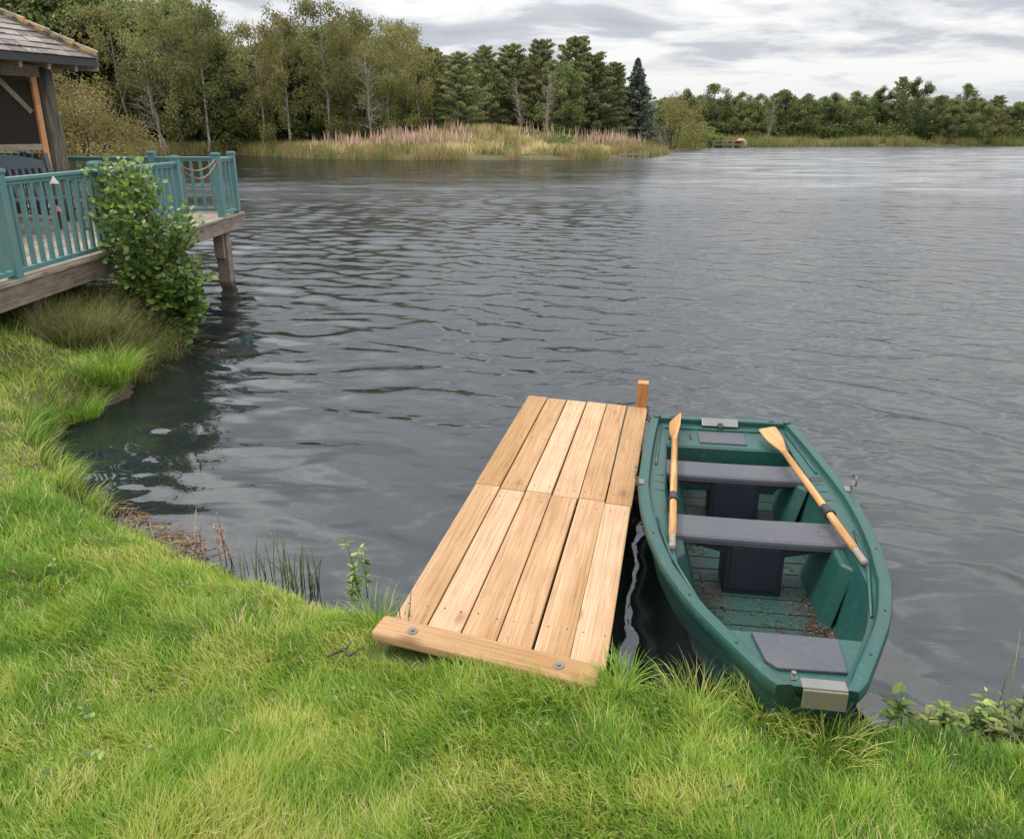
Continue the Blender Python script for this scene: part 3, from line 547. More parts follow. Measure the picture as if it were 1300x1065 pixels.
    q.add([(2.46,w0,zg(2.46)-.05),(2.448,w0,zg(2.46)-.064),(2.43,max(.1,w0-.04),.06),(2.46,-w0,zg(2.46)-.05),(2.448,-w0,zg(2.46)-.064),(2.43,-max(.1,w0-.04),.06)],[(0,3,4,1),(1,4,5,2)]); q.build('bow_deck',M['boat'],r)
    # floor slats on a dark sole
    f=MB(); x=.44
    while x<2.44:
        cw=lambda t:max(.12,gw(t)-SH(t)-.068); a,b=x,min(x+.112,2.44); z=.078; h=.012
        A=[(a,cw(a),z),(b,cw(b),z),(b,-cw(b),z),(a,-cw(a),z)]; B=[(p[0],p[1],z-.014) for p in A]; f.add(A+B,[(3,2,1,0),(0,1,5,4),(1,2,6,5),(2,3,7,6),(3,0,4,7)],r=x); x+=.121
    fl=f.build('floor',M['boat_floor'],r,bevel=.003)
    s=MB(); s.add([(a,sg*(gw(a)-SH(a)-.06),.066) for sg in(1,-1) for a in(.42,.9,1.3,1.8,2.1,2.44)],[(i,i+1,7+i,6+i) for i in range(5)]); s.build('sole',M['black'],r)
    # buoyancy blocks under thwart ends
    for s_ in(-1,1):
        for xa,xb in((.62,.93),(1.38,1.82)):
            xm=(xa+xb)/2; cw=gw(xm)-SH(xm); q=MB(); zt=zg(xm)-.075
            q.add([(xa-.02,(cw-.08)*s_,.07),(xb+.05,(cw-.09)*s_,.07),(xb,(cw-.14)*s_,.07),(xa,(cw-.14)*s_,.07),(xa,cw*s_,zt),(xb,(cw-.004)*s_,zt),(xb-.05,(cw-.06)*s_,zt),(xa+.02,(cw-.06)*s_,zt)],[(0,1,2,3),(4,5,6,7),(0,1,5,4),(1,2,6,5),(2,3,7,6),(3,0,4,7)]); q.build('side_block',M['boat_in'],r,bevel=.015,seg=3)
    # thwarts with lockers
    for (xa,xb,xl,lb) in((.655,.865,.13,'stern'),(1.405,1.635,.15,'mid')):
        xm=(xa+xb)/2; cw=gw(xm)-SH(xm)+.015; z=zg(xm)-.050; q=MB(); N=12; pr=[]
        prof2=[(xa,-.028),(xa,-.006),(xa+.012,0),(xb-.016,0),(xb-.003,-.008),(xb,-.020),(xb,-.040)]
        vs=[];fs=[]
        for i in range(N+1):
            y=-cw+2*cw*i/N; sag=-.006*(1-(y/cw)**2); dip=.02*sst(.16,.34,abs(y))*0
            for (px_,dz) in prof2: vs.append((px_,y,z+dz+sag))
        m=len(prof2)
        for i in range(N):
            for j in range(m-1): fs.append((i*m+j,i*m+j+1,(i+1)*m+j+1,(i+1)*m+j))
            fs.append((i*m+m-1,i*m,(i+1)*m,(i+1)*m+m-1))
        fs.append(tuple(range(m))); fs.append(tuple(N*m+j for j in range(m))[::-1]); q.add(vs,fs); t=q.build('thwart',M['thwart'],r)
        q=MB()
        for s_ in(-1,1): # tapered brackets under the seat front
            q=MB(); q.add([(xb-.02,s_*.14,z-.03),(xb-.02,s_*(cw-.01),z-.03),(xb-.02,s_*.14,z-.10),(xb-.05,s_*.14,z-.03),(xb-.05,s_*(cw-.01),z-.03),(xb-.05,s_*.14,z-.10)],[(0,1,2),(3,5,4),(0,2,5,3),(1,4,5,2)])
            q.build('seat_bracket',M['navy'],t)
        q=MB(); q.box((xm+.002,0,(z-.02+.07)/2),(xb-xa-.03,.285,z-.09),None); o=q.build('locker',M['navy'],r,bevel=.012)
        q=MB(); q.box((xb-.012,0,(z+.05)/2),(.010,.235,z-.16)); q.build('locker_panel',M['navy'],o,bevel=.004)
        q=MB() # stamped mark: rows of tiny ribs near the right end
        for i in range(3):
            for j in range(5):
                q.box((xa+.09+i*.022,cw-.12+j*.009,z+.0012-.002),(.015,.0045,.0015))
        q.build('moulded_mark',M['galv'],t)
        for s_ in(-1,1):
            q=MB(); q.tube([(xm-.03,s_*(cw-.035),z-.002),(xm-.03,s_*(cw-.035),z+.003)],.007,8); q.build('seat_bolt',M['steel'],t)
    # pads
    q=MB(); q.box((.262,-.02,zg(.26)-.046),(.19,.30,.012)); q.build('stern_pad',M['thwart'],r,bevel=.004)
    q=MB(); A=[(2.475,-.158),(2.475,.165),(2.69,.145),(2.70,-.10),(2.66,-.135)]; z=zg(2.55)-.052; q.add([(a,b,z+(a-2.55)*.06) for a,b in A]+[(a,b,z+.016+(a-2.55)*.06) for a,b in A],[(4,3,2,1,0),(5,6,7,8,9)]+[(i,(i+1)%5,5+(i+1)%5,5+i) for i in range(5)]); q.build('bow_pad',M['thwart'],r,bevel=.005)
    # outboard plate on transom
    q=MB(); q.box((.075,-.015,zg(0)-.006),(.012,.24,.068),Matrix.Rotation(R(-58),3,'Y')); o=q.build('outboard_plate',M['steel'],r,bevel=.004)
    q=MB(); q.tube([(.10,-.015,zg(0)-.02),(.115,-.015,zg(0)-.01)],[.022,.018],14); q.build('plate_handle',M['black'],o)
    # black fittings on stern deck
    for c_,d_ in(((.20,-.33,zg(0)-.045),(.03,.05,.008)),((.26,-.22,zg(0)-.045),(.08,.012,.006)),((.30,-.36,zg(0)-.045),(.03,.02,.006))): q=MB(); q.box(c_,d_); q.build('deck_fitting',M['black'],r,bevel=.003)
    # bow bracket: light top plate and dull front plate
    z=zg(2.85); q=MB(); q.box((2.843,.02,z+.008),(.05,.15,.010)); o=q.build('bow_bracket',M['steel'],r,bevel=.004); q=MB(); q.box((2.872,.02,z-.030),(.010,.145,.075)); q.build('bracket_face',M['galv'],o,bevel=.004)
    q=MB(); q.tube([(2.82,-.075,z+.012),(2.82,-.075,z+.032)],[.009,.009],6); q.tube([(2.82,-.085,z+.01),(2.82,-.065,z+.01)],.012,8); q.build('bracket_bolt',M['steel'],o)
    # side slots, cup holder, rim holes
    q=MB()
    for s_ in(-1,1):
        for x in(.93,1.03,1.14): y=gw(x)-.115; q=MB(); q.box((x,s_*y,zg(x)-.039),(.009,.055,.004),Matrix.Rotation(R(4*s_),3,'Z')); q.build('side_slot',M['black'],r)
    q=MB(); q.tube([(.93-.07,.445,zg(.9)-.043),(.93-.07,.445,zg(.9)-.036)],[.040,.036],20); q.build('cup_recess',M['black'],r)
    q=MB()
    for s_ in(-1,1):
        for x in(1.75,2.30,2.62): q=MB(); q.tube([(x,s_*(gw(x)-.03),zg(x)+.001),(x,s_*(gw(x)-.03),zg(x)+.0045)],.006,8); q.build('rim_bolt',M['black'],r)
    # rowlocks
    for s_,x in((1,1.07),(-1,1.14)):
        y=s_*(gw(x)+.004); q=MB(); z=zg(x); q.tube([(x,y,z-.02),(x,y,z+.03)],.006,8)
        pts=[(x+.0+.034*math.cos(t),y+s_*.012,z+.062+.034*math.sin(t)) for t in np.linspace(R(125),R(415),16)]; q.tube(pts,.0048,8); q.box((x,y-s_*.02,z+.004),(.06,.03,.006)); q.build('rowlock',M['steel'],r,smooth=False)
    # moulded ridges on stern quarters
    for s_ in(-1,1):
        q=MB(); q.tube([(.13,s_*(gw(.13)-.085),zg(0)-.034),(.45,s_*(gw(.45)-.087),zg(.45)-.034),(.78,s_*(gw(.78)-.09),zg(.8)-.034)],[.008,.009,.008],8); q.build('side_ridge',M['boat'],r,smooth=True)
        q=MB(); q.tube([(1.5,s_*(gw(1.5)-.085),zg(1.5)-.036),(1.62,s_*(gw(1.62)-.085),zg(1.62)-.034),(1.9,s_*(gw(1.9)-.078),zg(1.9)-.034),(2.3,s_*(gw(2.3)-.076),zg(2.3)-.034)],[.006,.010,.010,.006],8); q.build('side_ridge',M['boat'],r,smooth=True)
    # oars
    def oar(label,p0,p1,roll,flat):
        a=Vector(p0);b=Vector(p1);L=(b-a).length
        o=empty('oar',(0,0,0),label=label,cat='oar',group='wooden oars lying in the boat'); Mt=Matrix.Translation((BS[0],BS[1],0))@Matrix.Rotation(BA,4,'Z')
        d=(b-a).normalized(); up=Vector((0,0,1)); y=up.cross(d).normalized(); z=d.cross(y); Rm=Matrix((d,y,z)).transposed().to_4x4()
        o.matrix_world=Mt@Matrix.Translation(a)@Rm@Matrix.Rotation(roll,4,'X')
        # blade
        q=MB(); S=[(0,.052,.004),(.02,.056,.0045),(.12,.054,.006),(.22,.048,.009),(.30,.034,.013),(.37,.021,.017),(.42,.018,.018)]; vs=[];fs=[]; n=12
        for (x,w,t) in S:
            for k_ in range(n):
                an=2*math.pi*k_/n; cx,cy=math.cos(an),math.sin(an); pw=.45 if x<.25 else 1; vs.append((x+(.0),w*math.copysign(abs(cx)**pw,cx),t*cy))
        for i in range(len(S)-1):
            for k_ in range(n): fs.append((i*n+k_,i*n+(k_+1)%n,(i+1)*n+(k_+1)%n,(i+1)*n+k_))
        fs.append(tuple(range(n))[::-1]); fs.append(tuple((len(S)-1)*n+k_ for k_ in range(n))); q.add(vs,fs); bl=q.build('blade',M['oar_wood'],o,smooth=True); bl.data.set_sharp_from_angle(angle=R(50))
        q=MB(); q.tube([(.41,0,0),(.8,0,0),(L-.13,0,0)],[.0178,.0195,.0195],14); q.build('shaft',M['oar_wood'],o,smooth=True)
        q=MB(); q.tube([(L-.13,0,0),(L-.125,0,0),(L-.008,0,0),(L,0,0)],[.0155,.0165,.0165,.012],12); q.build('grip',M['old_wood'],o,smooth=True)
        q=MB(); xc=flat*L; q.tube([(xc-.045,0,0),(xc+.03,0,0)],.0225,16); q.tube([(xc+.03,0,0),(xc+.045,0,0)],.030,16); q.build('collar',M['black'],o)
    oar('wooden oar lying along the jetty side of the boat',(.075,-.315,.435),(1.84,-.425,.435),R(48),.70)
    oar('wooden oar lying along the open water side of the boat',(.185,.275,.435),(1.87,.43,.445),R(12),.70)
    # litter on the floor
    n=900; P=[];
    Mt=Matrix.Translation((BS[0],BS[1],0))@Matrix.Rotation(BA,4,'Z')
    cl=[(2.0,.27,.12,.045,260),(2.25,.2,.1,.04,200),(1.75,.29,.12,.04,120),(1.1,-.27,.08,.05,120),(.98,0,.03,.16,130),(1.75,-.27,.12,.05,160),(1.72,.33,.05,.03,40),(1.3,.1,.6,.22,260),(1.95,.0,.25,.2,160)]
    mbv=[]
    for (x,y,sx_,sy_,k_) in cl:
        for i in range(int(k_*2.4)):
            a,b=rs.normal(x,sx_),rs.normal(y,sy_)
            if .46<a<2.42 and abs(b)<gw(a)-SH(a)-.07 and not((.66<a<.86 or 1.4<a<1.63) and abs(b)<.15): mbv.append((a,b,.080+rs.uniform(0,.008)))
    P=np.array(mbv); n=len(P); D=rs.normal(0,1,(n,3)); D[:,2]*=.25; N=np.tile([0,0,1.],(n,1))+rs.normal(0,.3,(n,3)); L=rs.uniform(.005,.02,n); V,Q,T,rr=leafset(P,D,N,L,L*.5,rs.rand(n),.3,'lance')
    lo=link('leaf_litter',mesh_np('leaf_litter',V,Q,M['litter'],T,{'rnd':rr}),label='brown dead leaf bits scattered over the floor of the boat',cat='leaf litter',kind='stuff'); lo.matrix_world=Mt
    # mooring rope
    def bw_(x,y,z): v=Mt@Vector((x,y,z)); return v
    a=bw_(.05,-.47,.40); b=Vector((1.0,5.38,.36)); pts=[]
    for i in range(13):
        t=i/12; p=a.lerp(b,t); p.z-=.05*math.sin(math.pi*t); p.x+=.012*math.sin(i*1.9); p.y+=.012*math.cos(i*2.3); pts.append(p)
    q=MB(); q.tube(pts,.012,6)
    for k_ in range(0):
        c=b+Vector((.0,-.0,-.02-.012*k_)); q.tube([(c.x-.03+.06*math.cos(t),c.y+.02+.06*math.sin(t),c.z+.06) for t in np.linspace(0,6.28,16)],.011,6)
    q.build('mooring_rope',M['black'],smooth=True,label='dark rope and shackle tying the boat corner to the jetty post',cat='rope')
boat()
# ------------------------------------------------------------------ raised deck with railings
DZ=1.03; DX=-4.42
def deck():
    r=empty('viewing_deck',(-8,9,DZ),label='raised weathered plank deck on posts over the water edge',cat='deck'); off=Vector((8,-9,-DZ))
    def B(): return MB()
    mb=B(); x=DX; i=0
    while x>-12.6:
        y0,y1=4.0,12.98+rs.uniform(-.012,.012)+(1.3 if x<-7.3 else 0); mb.box((x-.06+8,(y0+y1)/2-9,-.017+rs.uniform(-.002,.002)),(.117,y1-y0,.034),r=i*.73); x-=.123; i+=1
    mb.build('deck_boards',M['old_wood'],r,bevel=.003)
    mb=B(); mb.box((DX-.045+8,8.47-9,-.135),(.05,9.0,.20),r=1.1); mb.build('fascia_beam',M['beam_wood'],r,bevel=.004)
    mb=B(); mb.box((-8.5+8,12.93-9,-.135),(8.05,.05,.20),Matrix.Rotation(0,3,'Z'),r=2.1); mb.build('fascia_beam',M['beam_wood'],r,bevel=.004)
    mb=B()
    for y in np.arange(4.5,12.7,.6): mb.box((-8.5+8,y-9,-.115),(8.0,.05,.16),r=y)
    mb.build('joist',M['beam_wood'],r)
    for (x,y,s,bot) in((-4.62,7.25,.13,.3),(-4.62,9.6,.15,-1.6),(-4.60,12.33,.19,-1.7),(-7.2,12.4,.19,-1.7),(-7.2,9.6,.16,-1.2),(-10.,12.4,.19,-1.7),(-4.62,4.9,.13,.2),(-7.2,7.0,.13,.2)):
        mb=B(); top=DZ-.236; mb.box((x+8,y-9,(top+bot)/2-DZ),(s,s,top-bot),r=x+y); p=mb.build('support_post',M['beam_wood'],r,bevel=.008)
        if y==12.33 and x>-5: mb=B(); mb.box((x-.02+8,y-.125-9,-.42),(.15,.055,.46),r=.4); mb.build('cleat_board',M['old_wood'],p,bevel=.004)
deck()
def rail_run(name,label,p0,p1,posts,cat='railing',spacing=.16,endrail=True,gap_post=()):
    # posts: list of distances along the run; balusters fill every bay
    a=Vector(p0);b=Vector(p1);d=(b-a).normalized();L=(b-a).length; r=empty(name,(a.x,a.y,DZ),math.atan2(d.y,d.x),label=label,cat=cat)
    for t in posts:
        q=MB(); q.box((t,0,.46),(.098,.098,.92)); p=q.build('post',M['teal'],r,bevel=.004); q=MB(); q.box((t,0,.935),(.122,.122,.03)); q.box((t,0,.955),(.10,.10,.012)); q.build('post_cap',M['teal'],p,bevel=.005)
    q=MB(); q.box((L/2,0,.862),(L,.075,.036)); q.build('top_rail',M['teal'],r,bevel=.006)
    q=MB(); q.box((L/2,0,.828),(L,.04,.034)); q.build('under_rail',M['teal'],r,bevel=.003)
    q=MB(); q.box((L/2,0,.058),(L,.06,.045)); q.build('bottom_rail',M['teal'],r,bevel=.004)
    ps=sorted(posts); bays=[(ps[i],ps[i+1]) for i in range(len(ps)-1)]
    if ps[0]>.2: bays.append((0,ps[0]))
    if ps[-1]<L-.2: bays.append((ps[-1],L))
    for (s,e) in bays:
        n=max(1,round((e-s)/spacing)-1)
        for i in range(n):
            t=s+(e-s)*(i+1)/(n+1); q=MB(); q.box((t,0,.445),(.042,.036,.74)); q.build('baluster',M['teal'],r,bevel=.003)
    return r
RX=-4.50
rail_run('deck_railing','teal railing along the side of the deck behind the shrub',(RX,4.1,0),(RX,10.72,0),[.9,2.83,4.52,6.62-.05])
rail_run('deck_railing','short teal railing panel at the outer corner of the deck',(RX,12.12,0),(RX,12.86,0),[.04,.72])
rail_run('deck_railing','long teal railing across the far end of the deck',(-12.4,12.86,0),(RX-.06,12.86,0),[.2,2.4,4.6,6.62])
def barrier():
    q=MB()
    for k_,sag in((0,.13),(1,.21)):
        pts=[(RX+.0+.02*k_,10.72+1.42*t,DZ+.86-.03*k_-sag*4*t*(1-t)) for t in np.linspace(0,1,16)]; q.tube(pts,.011,7)
    q.build('barrier_rope',M['rope'],smooth=True,label='sagging brown rope hung across the gap in the teal railing',cat='rope')
barrier()
for lb,m,px,py,Y,s,fl in(('small white triangular pennant behind the railing near the bench','white',68,229,7.62,.065,1),('small pink triangular pennant behind the railing below the white one','pink',73,265,7.72,.055,1)):
    f=Y/.99; a=(px-650)/976; b=-(py-487.5)/976; t=Y/(CP+b*SP); q=MB(); x,z=a*t,H+t*(-SP+b*CP); q.add([(-s*.7,0,-s*.5),(s*.7,0,-s*.5),(0,0,s*.6),(-s*.7,.006,-s*.5),(s*.7,.006,-s*.5),(0,.006,s*.6)],[(0,1,2),(5,4,3),(0,3,4,1),(1,4,5,2),(2,5,3,0)])
    o=q.build('pennant',M[m],label=lb,cat='pennant'); o.location=(x,Y,z)
# ------------------------------------------------------------------ gazebo
GA=Vector((-.38,-.925,0)).normalized(); GB=Vector((-.925,.38,0)).normalized(); GP=Vector((-6.69,11.80,0))
def gazebo():
    S=3.4; c=GP+(GA+GB)*S/2; r=empty('gazebo',(c.x,c.y,DZ),math.atan2(-GA.y,-GA.x),label='open timber gazebo with slate roof standing on the deck',cat='gazebo'); Mi=r.matrix_basis
    Minv=(Matrix.Translation((c.x,c.y,DZ))@Matrix.Rotation(math.atan2(-GA.y,-GA.x),4,'Z')).inverted()
    def lp(P,z): return Minv@Vector((P.x,P.y,z))
    cs=[GP,GP+GA*S,GP+(GA+GB)*S,GP+GB*S]; ez=3.30; ov=.513
    for p in cs:
        q=MB(); a=lp(p,DZ); n=7; q.tube([a+Vector((rs.normal(0,.008),rs.normal(0,.008),2.12*i/n)) for i in range(n+1)],[.135-.02*i/n+rs.uniform(-.005,.005) for i in range(n+1)],16); q.build('log_post',M['log'],r,smooth=True)
    # studs, sill rail and mesh panels on three sides
    for i,(p,d) in enumerate(((GP,GA),(GP+GB*S,GA),(GP,GB))):
        for t in(.19,S-.27,S/2):
            if i==0 and t==S/2: t=1.05
            q=MB(); a=lp(p+d*t,DZ); q.box(a+Vector((0,0,1.03)),(.085,.085,2.06)); q.build('stud',M['orange_wood'],r,bevel=.005)
        a=lp(p+d*.15,2.08);b=lp(p+d*(S-.15),2.08); q=MB(); q.bar(a,b,.07,.085); q.build('sill_rail',M['old_wood'],r,bevel=.005)
        a=lp(p+d*.02,3.10);b=lp(p+d*(S-.02),3.10); q=MB(); q.bar(a,b,.12,.16); q.build('head_beam',M['beam_wood'],r,bevel=.006)
        z0,z1=(2.12,3.0) ; A=[lp(p+d*.22,z0),lp(p+d*(S-.3),z0),lp(p+d*(S-.3),z1),lp(p+d*.22,z1)]; q=MB(); q.add(A,[(0,1,2,3)]); q.build('mesh_screen',M['mesh'],r)
        a=lp(p+d*.3,2.55); b=lp(p+d*.75,3.02); q=MB(); q.bar(a,b,.05,.07); q.build('knee_brace',M['beam_wood'],r)
    # lower balustrade on the far sides
    for (p,d) in((GP+GB*S,GA),(GP,GB),(GP+GA*S,GB)):
        q=MB(); 
        for t in np.arange(.3,S-.2,.15): a=lp(p+d*t,DZ+.05); q.box(a+Vector((0,0,.45)),(.09,.03,.9) if d is GA else (.03,.09,.9))
        q.build('lattice_wall',M['bench'],r)
    # roof
    E=[GP-(GA+GB)*ov, GP+GA*(S+ov)-GB*ov, GP+(GA+GB)*(S+ov), GP+GB*(S+ov)-GA*ov]; apex=lp(c,ez+1.02*(S/2+ov)*.66+.0); E=[lp(e,ez) for e in E]
    q=MB()
    for i in range(4): a,b=E[i],E[(i+1)%4]; dn=Vector((0,0,-.03)); q.add([a+dn,b+dn,apex+dn],[(0,1,2)]); 
    roof=q.build('roof',M['beam_wood'],r)
    q=MB()
    for i in range(4):
        a,b=E[i],E[(i+1)%4]; m=(a+b)/2; up=(apex-m); SL=up.length; up.normalize(); ed=(b-a); W_=ed.length; ed.normalize(); nr=ed.cross(up).normalized(); 
        if nr.z<0: nr=-nr
        row=0; s=-.03; ex=.145
        while s<SL-.05:
            wid=W_*(1-max(0,s)/SL); x=-wid/2+(row%2)*.11
            while x<wid/2:
                w1=min(.215,wid/2-x); 
                if w1>.03:
                    o1=m+up*s+ed*x+nr*rs.uniform(.012,.022); o2=o1+ed*w1; tp=up*(ex+.05); a4=[o1,o2,o2+tp-nr*.018,o1+tp-nr*.018]; th=nr*-.010
                    q.add(a4+[p+th for p in a4],[(0,1,2,3),(0,4,5,1),(1,5,6,2),(3,7,4,0)],r=rs.rand()*50)
                x+=.22
            s+=ex; row+=1
    q.build('slates',M['slate'],roof)
    for i in range(4):
        q=MB(); a=E[i]+Vector((0,0,.02)); L=(apex-a).length; n=int(L/.3)
        for j in range(n):
            p0=a.lerp(apex,j/n); p1=a.lerp(apex,(j+1.12)/n if j<n-1 else 1); q.tube([p0+Vector((0,0,.012)),p1],[.075,.062],8,r=j)
        q.build('hip_tiles',M['ridge'],roof)
        a,b=E[i],E[(i+1)%4]; q=MB(); dn=Vector((0,0,-.07)); q.bar(a+dn,b+dn,.03,.10); q.build('eave_board',M['black'],roof)
        q=MB(); L=(b-a).length; inn=((lp(c,ez)-(a+b)/2)).normalized()
        for t in np.arange(.35,L-.3,.42):
            p=a.lerp(b,t/L); q.bar(p+inn*.03+Vector((0,0,-.15)),p+inn*.62+Vector((0,0,.02)),.045,.10)
        q.build('rafter_ends',M['old_wood'],roof)
    q=MB(); q.bar(E[0]+Vector((0,0,-.10)),E[0].lerp(lp(c,ez),.35)+Vector((0,0,-.06)),.06,.16); q.build('corner_rafter',M['beam_wood'],roof)
gazebo()
def bench():
    r=empty('garden_bench',(-6.28,9.95,DZ),R(-120),label='dark slate blue garden bench with arched slatted back',cat='bench')
    # local: x along the seat, y forward
    for s in(-1,1):
        for (y,h) in((.24,.62),):
            q=MB(); q.box((s*.68,y,h/2),(.06,.06,h)); q.build('leg',M['bench'],r,bevel=.004)
        q=MB(); q.bar((s*.68,-.22,0),(s*.68,-.24,.45),.06,.06); q.bar((s*.68,-.24,.43),(s*.68,-.36,.99),.055,.06); q.build('leg',M['bench'],r,bevel=.004)
        q=MB(); q.box((s*.68,-.02,.64),(.075,.60,.035)); q.build('armrest',M['bench'],r,bevel=.006)
    q=MB()
    for i in range(5): q.box((0,-.18+i*.095,.44),(1.36,.08,.025))
    q.build('seat',M['bench'],r,bevel=.004)
    q=MB(); N=20
    for i in range(N):
        x0=-.66+1.32*i/N;x1=-.66+1.32*(i+1)/N; f=lambda x:.88+.11*max(0,math.cos(x/.66*math.pi/2))**.8
        y=-.33; q.add([(x0,y-.02,.80),(x1,y-.02,.80),(x1,y-.035,f(x1)),(x0,y-.035,f(x0)),(x0,y+.01,.80),(x1,y+.01,.80),(x1,y-.005,f(x1)),(x0,y-.005,f(x0))],[(0,3,2,1),(4,5,6,7),(3,7,6,2),(0,1,5,4)])
    for i in range(15): x=-.6+1.2*i/14; q.bar((x,-.25,.46),(x,-.335,.82),.035,.016)
    q.build('backrest',M['bench'],r)
bench()
def crate():
    r=empty('planter_box',(-6.3,11.85,DZ),R(10),label='low weathered plank planter box beside the gazebo log post',cat='planter'); q=MB()
    for i in range(3):
        z=.09+i*.17
        for s in(-1,1): q.box((0,s*.2,z),(.42,.025,.15),r=i+s); q.box((s*.2,0,z),(.025,.36,.15),r=i*2+s)
    q.build('side_boards',M['old_wood'],r,bevel=.003); q=MB(); q.box((0,0,.44),(.37,.37,.02)); q.build('soil',M['black'],r)
crate()
# ------------------------------------------------------------------ trees
def quads(P,sx,sy,mode='rand',dirs=None):
    n=len(P)
    if mode=='rand': A=unit(rs.normal(0,1,(n,3)))
    else: A=unit(dirs+rs.normal(0,.35,(n,3)))
    B=unit(np.cross(A,rs.normal(0,1,(n,3)))); A=A*(sx*.5)[:,None]; B=B*(sy*.5)[:,None]; V=np.stack([P-A-B*.35,P-A*.1-B,P+A,P-A*.1+B],1)
    # kite shaped leaf sprays rather than squares
    return V.reshape(-1,3),np.arange(n*4).reshape(-1,4)
def limb_path(a,b,sag=.0,n=5,j=.06):
    L=(b-a).length; return [a.lerp(b,t)+Vector((rs.normal(0,j*L*.3),rs.normal(0,j*L*.3),sag*L*math.sin(math.pi*t))) if 0<t<1 else a.lerp(b,t) for t in np.linspace(0,1,n)]
def mk_tree(kind,seed,h):
    global rs; rs=np.random.RandomState(seed); mb=MB(); P=[];D=[];SX=[];SY=[]
    def clump(c,r,n,flat=.75,droop=0):
        p=rs.normal(0,1,(n,3)); p=unit(p)*(rs.rand(n,1)**.55)*r; p[:,2]*=flat; p[:,2]-=droop*rs.rand(n); P.append(p+np.array(c[:])); 
    if kind=='birch':
        lean=Vector((rs.normal(0,.5),rs.normal(0,.4),0)); nf=2 if rs.rand()<.5 else 1
        for f in range(nf):
            tp=Vector((lean.x+(f*1.3-.5)*(nf-1),lean.y+(f-.5)*.6*(nf-1),h*(1-.12*f))); tr=limb_path(Vector((f*.12,0,-.3)),tp,0,9,.025); mb.tube(tr,[(.09 if nf==2 else .11)*(1-.9*i/8)+.012 for i in range(9)],7)
            for i in range(34):
                t=rs.uniform(.16,.98); k_=t*8; q=min(7,int(k_)); a=tr[q].lerp(tr[q+1],k_-q); an=rs.uniform(0,6.28); l=(.5+1.9*math.sin(math.pi*min(1,(1.06-t)*1.05)))*rs.uniform(.6,1.1); e=a+Vector((math.cos(an)*l,math.sin(an)*l,l*rs.uniform(.35,.9))); pa=limb_path(a,e,.1,5); mb.tube(pa,[.035*(1-t)+.018,.02,.014,.01,.005],4,cap=False)
                for s in(.45,.7,.9,1.0):
                    c=a.lerp(e,s); clump(c,.46+.28*rs.rand(),int((50 if nf==1 else 34)*(1-.2*t)),.9,.85)
        sz=(.10,.20)
    elif kind=='broad':
        th=h*rs.uniform(.22,.32); tr=limb_path(Vector((0,0,-.3)),Vector((rs.normal(0,.2),rs.normal(0,.2),h*.8)),0,8,.03); mb.tube(tr,[.2*(1-.85*i/7)+.02 for i in range(8)],7)
        rr=h*rs.uniform(.27,.34)
        for i in range(56):
            zc=rs.uniform(.08,1)**(.8+.5*(seed%3)); an=rs.uniform(0,6.28); prof=math.sin(math.pi*min(.98,(.10+.9*zc)**1.15))**.6; e=Vector((math.cos(an)*rr*prof*rs.uniform(.45,1.08),math.sin(an)*rr*prof*rs.uniform(.45,1.08),zc*h*.93)); a=tr[max(1,min(6,int(zc*6*.75)))]; mb.tube(limb_path(a,e,.08,4),[.05,.03,.02,.008],4,cap=False)
            clump(e,rs.uniform(.6,1.05)*h/10,int(150),.7,.1); clump(e+Vector((0,0,.4)),.6*h/10,30,.6)
        sz=(.13,.25)
    elif kind=='pine':
        tr=limb_path(Vector((0,0,-.3)),Vector((rs.normal(0,.25),rs.normal(0,.2),h)),0,8,.012); mb.tube(tr,[.17*(1-.92*i/7)+.015 for i in range(8)],7)
        z=h*.14
        while z<h*1.0:
            t=z/h; nb=rs.randint(4,6); l0=.25+h*.24*(1-t)**.55*(.65+.35*min(1,t/.3)); off=rs.uniform(0,6.28)
            for k_ in range(nb):
                an=off+6.28*k_/nb+rs.normal(0,.2); l=l0*rs.uniform(.65,1.15); i_=t*7; q=min(6,int(i_)); a=tr[q].lerp(tr[q+1],i_-q); e=a+Vector((math.cos(an)*l,math.sin(an)*l,l*(.18+.55*t)+.1)); mb.tube([a,a.lerp(e,.5)-Vector((0,0,.08*l)),e],[.03,.02,.008],4,cap=False)
                for s in(.4,.6,.8,1.0):
                    c=a.lerp(e,s)+Vector((0,0,.12)); r_=.30+.16*(1-t); n=int(40 if s>.5 else 20); p=unit(rs.normal(0,1,(n,3)))*(rs.rand(n,1)**.5)*r_; p[:,2]=abs(p[:,2])*.9-.05; P.append(p+np.array(c[:])); D.append(unit(p+np.array([0,0,.5])))
            z+=h*.055
        sz=(.10,.30)
    elif kind=='spruce':
        mb.tube([Vector((0,0,-.3)),Vector((0,0,h*.5)),Vector((.05,0,h))],[.17,.1,.015],7); z=h*.03
        while z<h*.985:
            t=z/h; nb=9; l0=.03+h*.34*(1-t)**.95; off=rs.uniform(0,6.28)
            for k_ in range(nb):
                an=off+6.28*k_/nb+rs.normal(0,.15); l=l0*rs.uniform(.55,1.25)
                e=Vector((math.cos(an)*l,math.sin(an)*l,z-l*.12)); 
                for s in np.arange(.2,1.01,.2):
                    n=17; c=np.array([e.x*s,e.y*s,z+(e.z-z)*s+.12*l*s*s]); sp=.03+.26*(1-t)*(1-s*.4); p=rs.normal(0,1,(n,3))*np.array([sp,sp,.07]); P.append(p+c); D.append(unit(np.tile([e.x,e.y,-.25*l],(n,1))+rs.normal(0,.35,(n,3))*l))
            z+=h*.028
        sz=(.11,.32)
    elif kind in('willow','bush'):
        rr=h*(.62 if kind=='willow' else .85)
